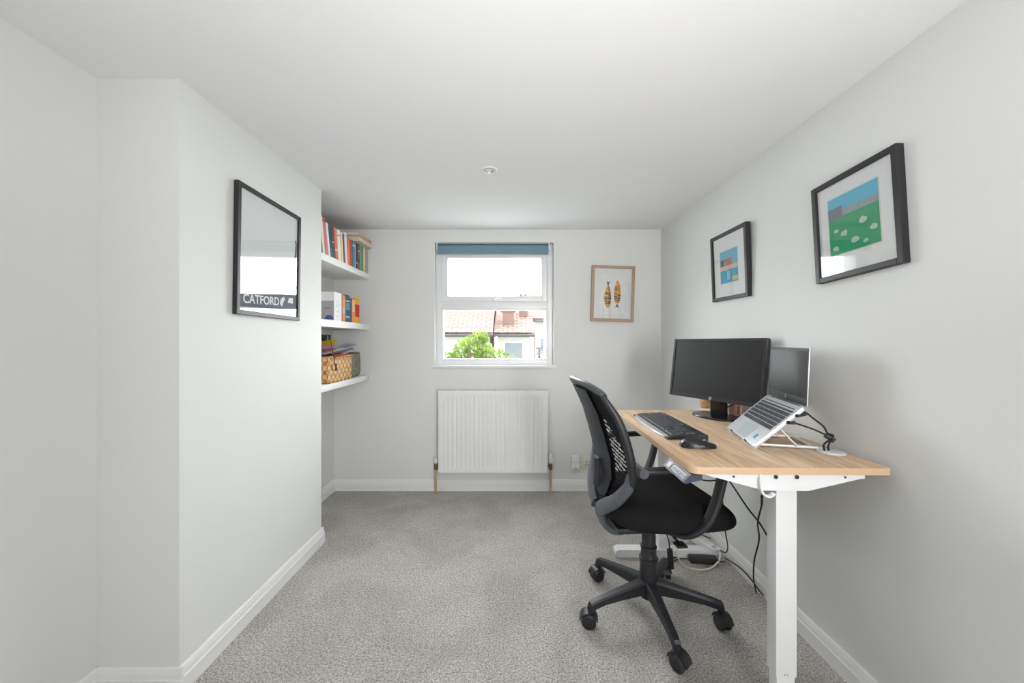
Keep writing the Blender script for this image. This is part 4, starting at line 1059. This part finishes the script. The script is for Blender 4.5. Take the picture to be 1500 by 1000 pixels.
# ================================================================== OFFICE CHAIR
ch = thing('office_chair', 'black mesh-back swivel office chair pulled up to the desk', 'chair', (.589, 1.642, 0), (0, 0, R(5)))
M_ch = mat('chair_black_plastic', (36, 37, 41), .42, var=.08, bump=.05, bscale=800)
M_chg = mat('chair_grey_plastic', (84, 88, 95), .36, var=.06, bump=.05, bscale=800)
bm = B(); lathe(bm, [(.022, .070), (.036, .072), (.040, .085), (.040, .128), (.036, .150)], seg=28); hubo = fin('base_hub', bm, M_ch, ch, 45)
for k in range(5):
    a = R(-90 + 72 * k - 5); d = Vector((math.cos(a), math.sin(a), 0)); e = Vector((-d.y, d.x, 0))
    bm = B()
    sec = [(.020, .025, .092, .148), (.060, .022, .094, .144), (.140, .018, .092, .131), (.220, .0155, .087, .117), (.266, .0145, .078, .109), (.284, .0135, .062, .103), (.291, .012, .060, .092)]
    rs = []
    for r_, hw_, zb, zt in sec:
        rs.append([bm.verts.new(d * r_ + e * s * hw_ * q + Vector((0, 0, z))) for s, q, z in ((-1, 1, zb), (1, 1, zb), (1, 1, zt - .008), (1, .7, zt), (-1, .7, zt), (-1, 1, zt - .008))])
    skin(bm, rs); lg = fin('base_leg', bm, M_ch, ch, 28)
    # caster: two wheels and a hood, trailing sideways
    ca = a + R((35, -60, 20, 75, -30)[k]); cd = Vector((math.cos(ca), math.sin(ca), 0)); ce = Vector((-cd.y, cd.x, 0))
    cp = d * .278 + Vector((0, 0, .030)) + cd * .012
    bm = B()
    for s in (-1, 1):
        for (o0, o1, r0, r1) in ((.005, .009, .026, .030), (.009, .020, .030, .030), (.020, .025, .030, .024)): cyl(bm, cp + ce * s * o0, cp + ce * s * o1, r0, r1, 24)
    cyl(bm, d * .278 + Vector((0, 0, .045)), d * .278 + Vector((0, 0, .075)), .011, seg=14)
    cs = fin('caster', bm, M_ch, lg, 40)
    bm = B(); rs = []
    for i in range(9):
        t_ = R(10 + 160 * i / 8); rr = .0335; p = cp + cd * math.cos(t_) * rr + Vector((0, 0, math.sin(t_) * rr))
        rs.append([bm.verts.new(p + ce * s + (p - cp).normalized() * q) for s, q in ((-.022, 0), (.022, 0), (.022, .004), (-.022, .004))])
    skin(bm, rs); fin('caster_hood', bm, M_ch, lg, 50)
bm = B(); lathe(bm, [(.036, .145), (.0375, .150), (.0365, .228), (.0395, .230), (.0395, .240), (.034, .242), (.0325, .247), (.0315, .280), (.034, .282), (.034, .290), (.0285, .292), (.0285, .340), (.0275, .345), (.0275, .400)], seg=28)
fin('gas_lift_column', bm, M_ch, ch, 40)
bm = B(); box(bm, -.13, .10, -.07, .07, .375, .432, .008); box(bm, -.20, .20, -.17, .17, .430, .450, .006)
fin('seat_mechanism', bm, M_ch, ch, 40)
bm = B(); tube(bm, [(.03, -.06, .405), (.03, -.16, .405), (.03, -.21, .400)], .005, 8); box(bm, .01, .05, -.225, -.185, .396, .404, .003); fin('height_lever', bm, M_ch, ch, 50)
# seat cushion
bm = B(); rs = []
cen = .040; hl, hw_ = .265, .250
def seat_ring(s, ztop, n=48):
    out = []
    for i in range(n):
        a = 2 * math.pi * i / n; ca, sa = math.cos(a), math.sin(a); pw_ = 3.6
        x = math.copysign(abs(ca) ** (2 / pw_), ca); y_ = math.copysign(abs(sa) ** (2 / pw_), sa)
        X = cen + hl * s * x; taper = 1 - .06 * max(0, -x) - .03 * max(0, x)
        Y = hw_ * s * y_ * taper
        fr = max(0, (X - .10) / .205); drop = .048 * fr * fr
        bk_ = max(0, (-X - .10) / .12); rise = .012 * bk_ * bk_
        side = .010 * (abs(Y) / hw_) ** 2
        out.append((X, Y, drop, rise, side))
    return out
for s, zt, top in ((.02, .540, 1), (.4, .541, 1), (.7, .541, 1), (.86, .538, 1), (.95, .528, 1), (.99, .513, .9), (1.0, .495, .75), (.995, .475, .6), (.97, .458, .4), (.90, .448, .3), (.6, .446, .15), (.02, .446, .1)):
    rs.append([bm.verts.new((X, Y, zt - drop * top + rise * top + (side if top == 1 and s < .9 else 0))) for X, Y, drop, rise, side in seat_ring(s, zt)])
skin(bm, rs); fin('seat_cushion', bm, M_fabric, ch, 60, sub=1)
# back rest: two side rails that meet in a stem, top bar, curved back panel with slots, spine
def rail(s): return [(-.282, s * .200, .985), (-.252, s * .218, .935), (-.219, s * .226, .880), (-.190, s * .230, .800), (-.168, s * .226, .700), (-.170, s * .205, .620), (-.196, s * .155, .555), (-.214, s * .085, .505), (-.220, s * .030, .470)]
for s in (-1, 1):
    rp_ = rail(s)
    bm = B(); sweep(bm, rp_[:7], [.020, .024, .026, .028, .034, .040, .036], [.016, .022, .026, .028, .030, .028, .020], ref=(0, 1, 0), k=6, pw=3.2)
    fin('side_rail', bm, M_ch, ch, 60)
    yk = [Vector(rp_[4]), Vector(rp_[4]) * .4 + Vector(rp_[5]) * .6] + [Vector(p) for p in rp_[5:]]
    bm = B(); sweep(bm, [p + Vector((-.007 * min(1, q_ / 2.5), 0, 0)) for q_, p in enumerate(yk)], [.022, .034, .046, .056, .062, .060], [.018, .027, .034, .034, .030, .028], ref=(0, 1, 0), k=6, pw=3.2)
    fin('lumbar_yoke', bm, M_chg, ch, 60)
bm = B(); sweep(bm, [(-.218, 0, .485), (-.214, 0, .440), (-.196, 0, .395), (-.160, 0, .368), (-.100, 0, .368), (-.02, 0, .372)], [.085, .080, .076, .074, .070, .06], [.030, .032, .032, .028, .024, .02], ref=(0, 1, 0), k=5, pw=4)
fin('back_stem', bm, M_chg, ch, 60)
bm = B(); tb = [(-.272, -.214, .974), (-.286, -.160, .986), (-.300, -.08, .993), (-.305, 0, .995), (-.300, .08, .993), (-.286, .160, .986), (-.272, .214, .974)]
n_ = len(tb); full = catmull(tb, 6); rs = []
for i, p in enumerate(full):
    d = (full[min(i + 1, len(full) - 1)] - full[max(i - 1, 0)]).normalized()
    up = Vector((-.72, 0, .70)); up = (up - d * up.dot(d)).normalized(); v = d.cross(up)
    rs.append(ring(bm, p + up * .002, up, v, .031 - .008 * abs(i / (len(full) - 1) * 2 - 1) ** 3, .010, 16, 3))
skin(bm, rs); fin('top_bar', bm, M_chg, ch, 60)
# the panel
def back_x(z):
    P = [(.505, -.200), (.555, -.182), (.62, -.160), (.70, -.158), (.80, -.182), (.88, -.212), (.935, -.246), (.985, -.280)]
    for (z0_, x0_), (z1_, x1_) in zip(P, P[1:]):
        if z <= z1_: u = (z - z0_) / (z1_ - z0_); return x0_ + (x1_ - x0_) * u
    return P[-1][1]
def half_w(z):
    P = [(.505, .06), (.555, .135), (.62, .195), (.70, .218), (.80, .222), (.88, .218), (.935, .210), (.985, .195)]
    for (z0_, x0_), (z1_, x1_) in zip(P, P[1:]):
        if z <= z1_: u = (z - z0_) / (z1_ - z0_); return x0_ + (x1_ - x0_) * u
    return P[-1][1]
def bow(z): return .050 * math.sin(math.pi * min(1, max(0, (z - .50) / .56))) + .008
def mesh_mat():
    m, n, l, p = node_mat('chair_back_mesh', .6, .35)
    uvn = n.new('ShaderNodeUVMap'); uvn.uv_map = 'UVMap'
    sp_ = n.new('ShaderNodeSeparateXYZ'); l.new(uvn.outputs[0], sp_.inputs[0])
    nz = n.new('ShaderNodeTexChecker'); nz.inputs['Scale'].default_value = 160
    nz.inputs[1].default_value = lin((58, 60, 66)); nz.inputs[2].default_value = lin((44, 46, 51)); l.new(uvn.outputs[0], nz.inputs[0]); l.new(nz.outputs[0], p.inputs['Base Color'])
    return m
def sheet_back(name, off, u0, u1, z0, z1, nu, nz_, m, th, hole=None):
    bm = B(); uv = bm.loops.layers.uv.new('UVMap'); g = []
    for j in range(nz_ + 1):
        z = z0 + (z1 - z0) * j / nz_; row = []
        for i in range(nu + 1):
            u = u0 + (u1 - u0) * i / nu
            row.append(bm.verts.new((back_x(z) - bow(z) * (1 - u * u) - off, u * half_w(z), z)))
        g.append(row)
    for j in range(nz_):
        for i in range(nu):
            uc = u0 + (u1 - u0) * (i + .5) / nu; zc = z0 + (z1 - z0) * (j + .5) / nz_
            if hole and hole(uc, zc): continue
            f = bm.faces.new((g[j][i], g[j][i + 1], g[j + 1][i + 1], g[j + 1][i]))
            for lp_, (a, b) in zip(f.loops, ((i, j), (i + 1, j), (i + 1, j + 1), (i, j + 1))): lp_[uv].uv = (a / nu, b / nz_)
    bmesh.ops.solidify(bm, geom=bm.faces[:], thickness=th)
    for v in [v for v in bm.verts if not v.link_faces]: bm.verts.remove(v)
    return fin(name, bm, m, ch, 60)
def slots(u, z):
    for s in (-1, 1):
        w = u * s
        if .56 < w < .84 and .575 < z < .865:
            lim = .62 + .22 * min(1, (.865 - z) / .10)
            if w > lim: continue
            ph = (z + .13 * w) / .0195
            if ph % 1.0 < .48: return True
    return False
sheet_back('back_panel', 0.0, -1, 1, .515, .985, 56, 130, mesh_mat(), .003, slots)
sheet_back('spine_plate', .012, -.52, .52, .515, .980, 20, 44, M_chg, .010)
bm = B(); sweep(bm, [(back_x(.56) - bow(.56) - .030, 0, .56), (back_x(.62) - bow(.62) - .032, 0, .62), (back_x(.68) - bow(.68) - .026, 0, .68)], .05, .02, k=4, pw=3); fin('lumbar_block', bm, M_ch, ch, 60)
# arm rests
for s in (-1, 1):
    bm = B(); sweep(bm, [(-.150, s * .258, .700), (-.10, s * .262, .703), (.04, s * .264, .707), (.125, s * .264, .706), (.158, s * .264, .690), (.152, s * .263, .640), (.132, s * .262, .570), (.100, s * .258, .505), (.050, s * .235, .458), (.010, s * .170, .440), (.00, s * .10, .438)],
                      [.030, .040, .046, .046, .046, .044, .044, .046, .050, .050, .05], [.020, .020, .020, .020, .022, .022, .022, .022, .020, .016, .014], ref=(0, 1, 0) , k=6, pw=4)
    ar = fin('armrest', bm, M_ch, ch, 60)
    bm = B(); cyl(bm, (-.150, s * .165, .700), (-.146, s * .284, .700), .0175, seg=20); cyl(bm, (-.146, s * .284, .700), (-.146, s * .287, .700), .010, seg=16)
    fin('pivot', bm, M_chg, ar, 45)
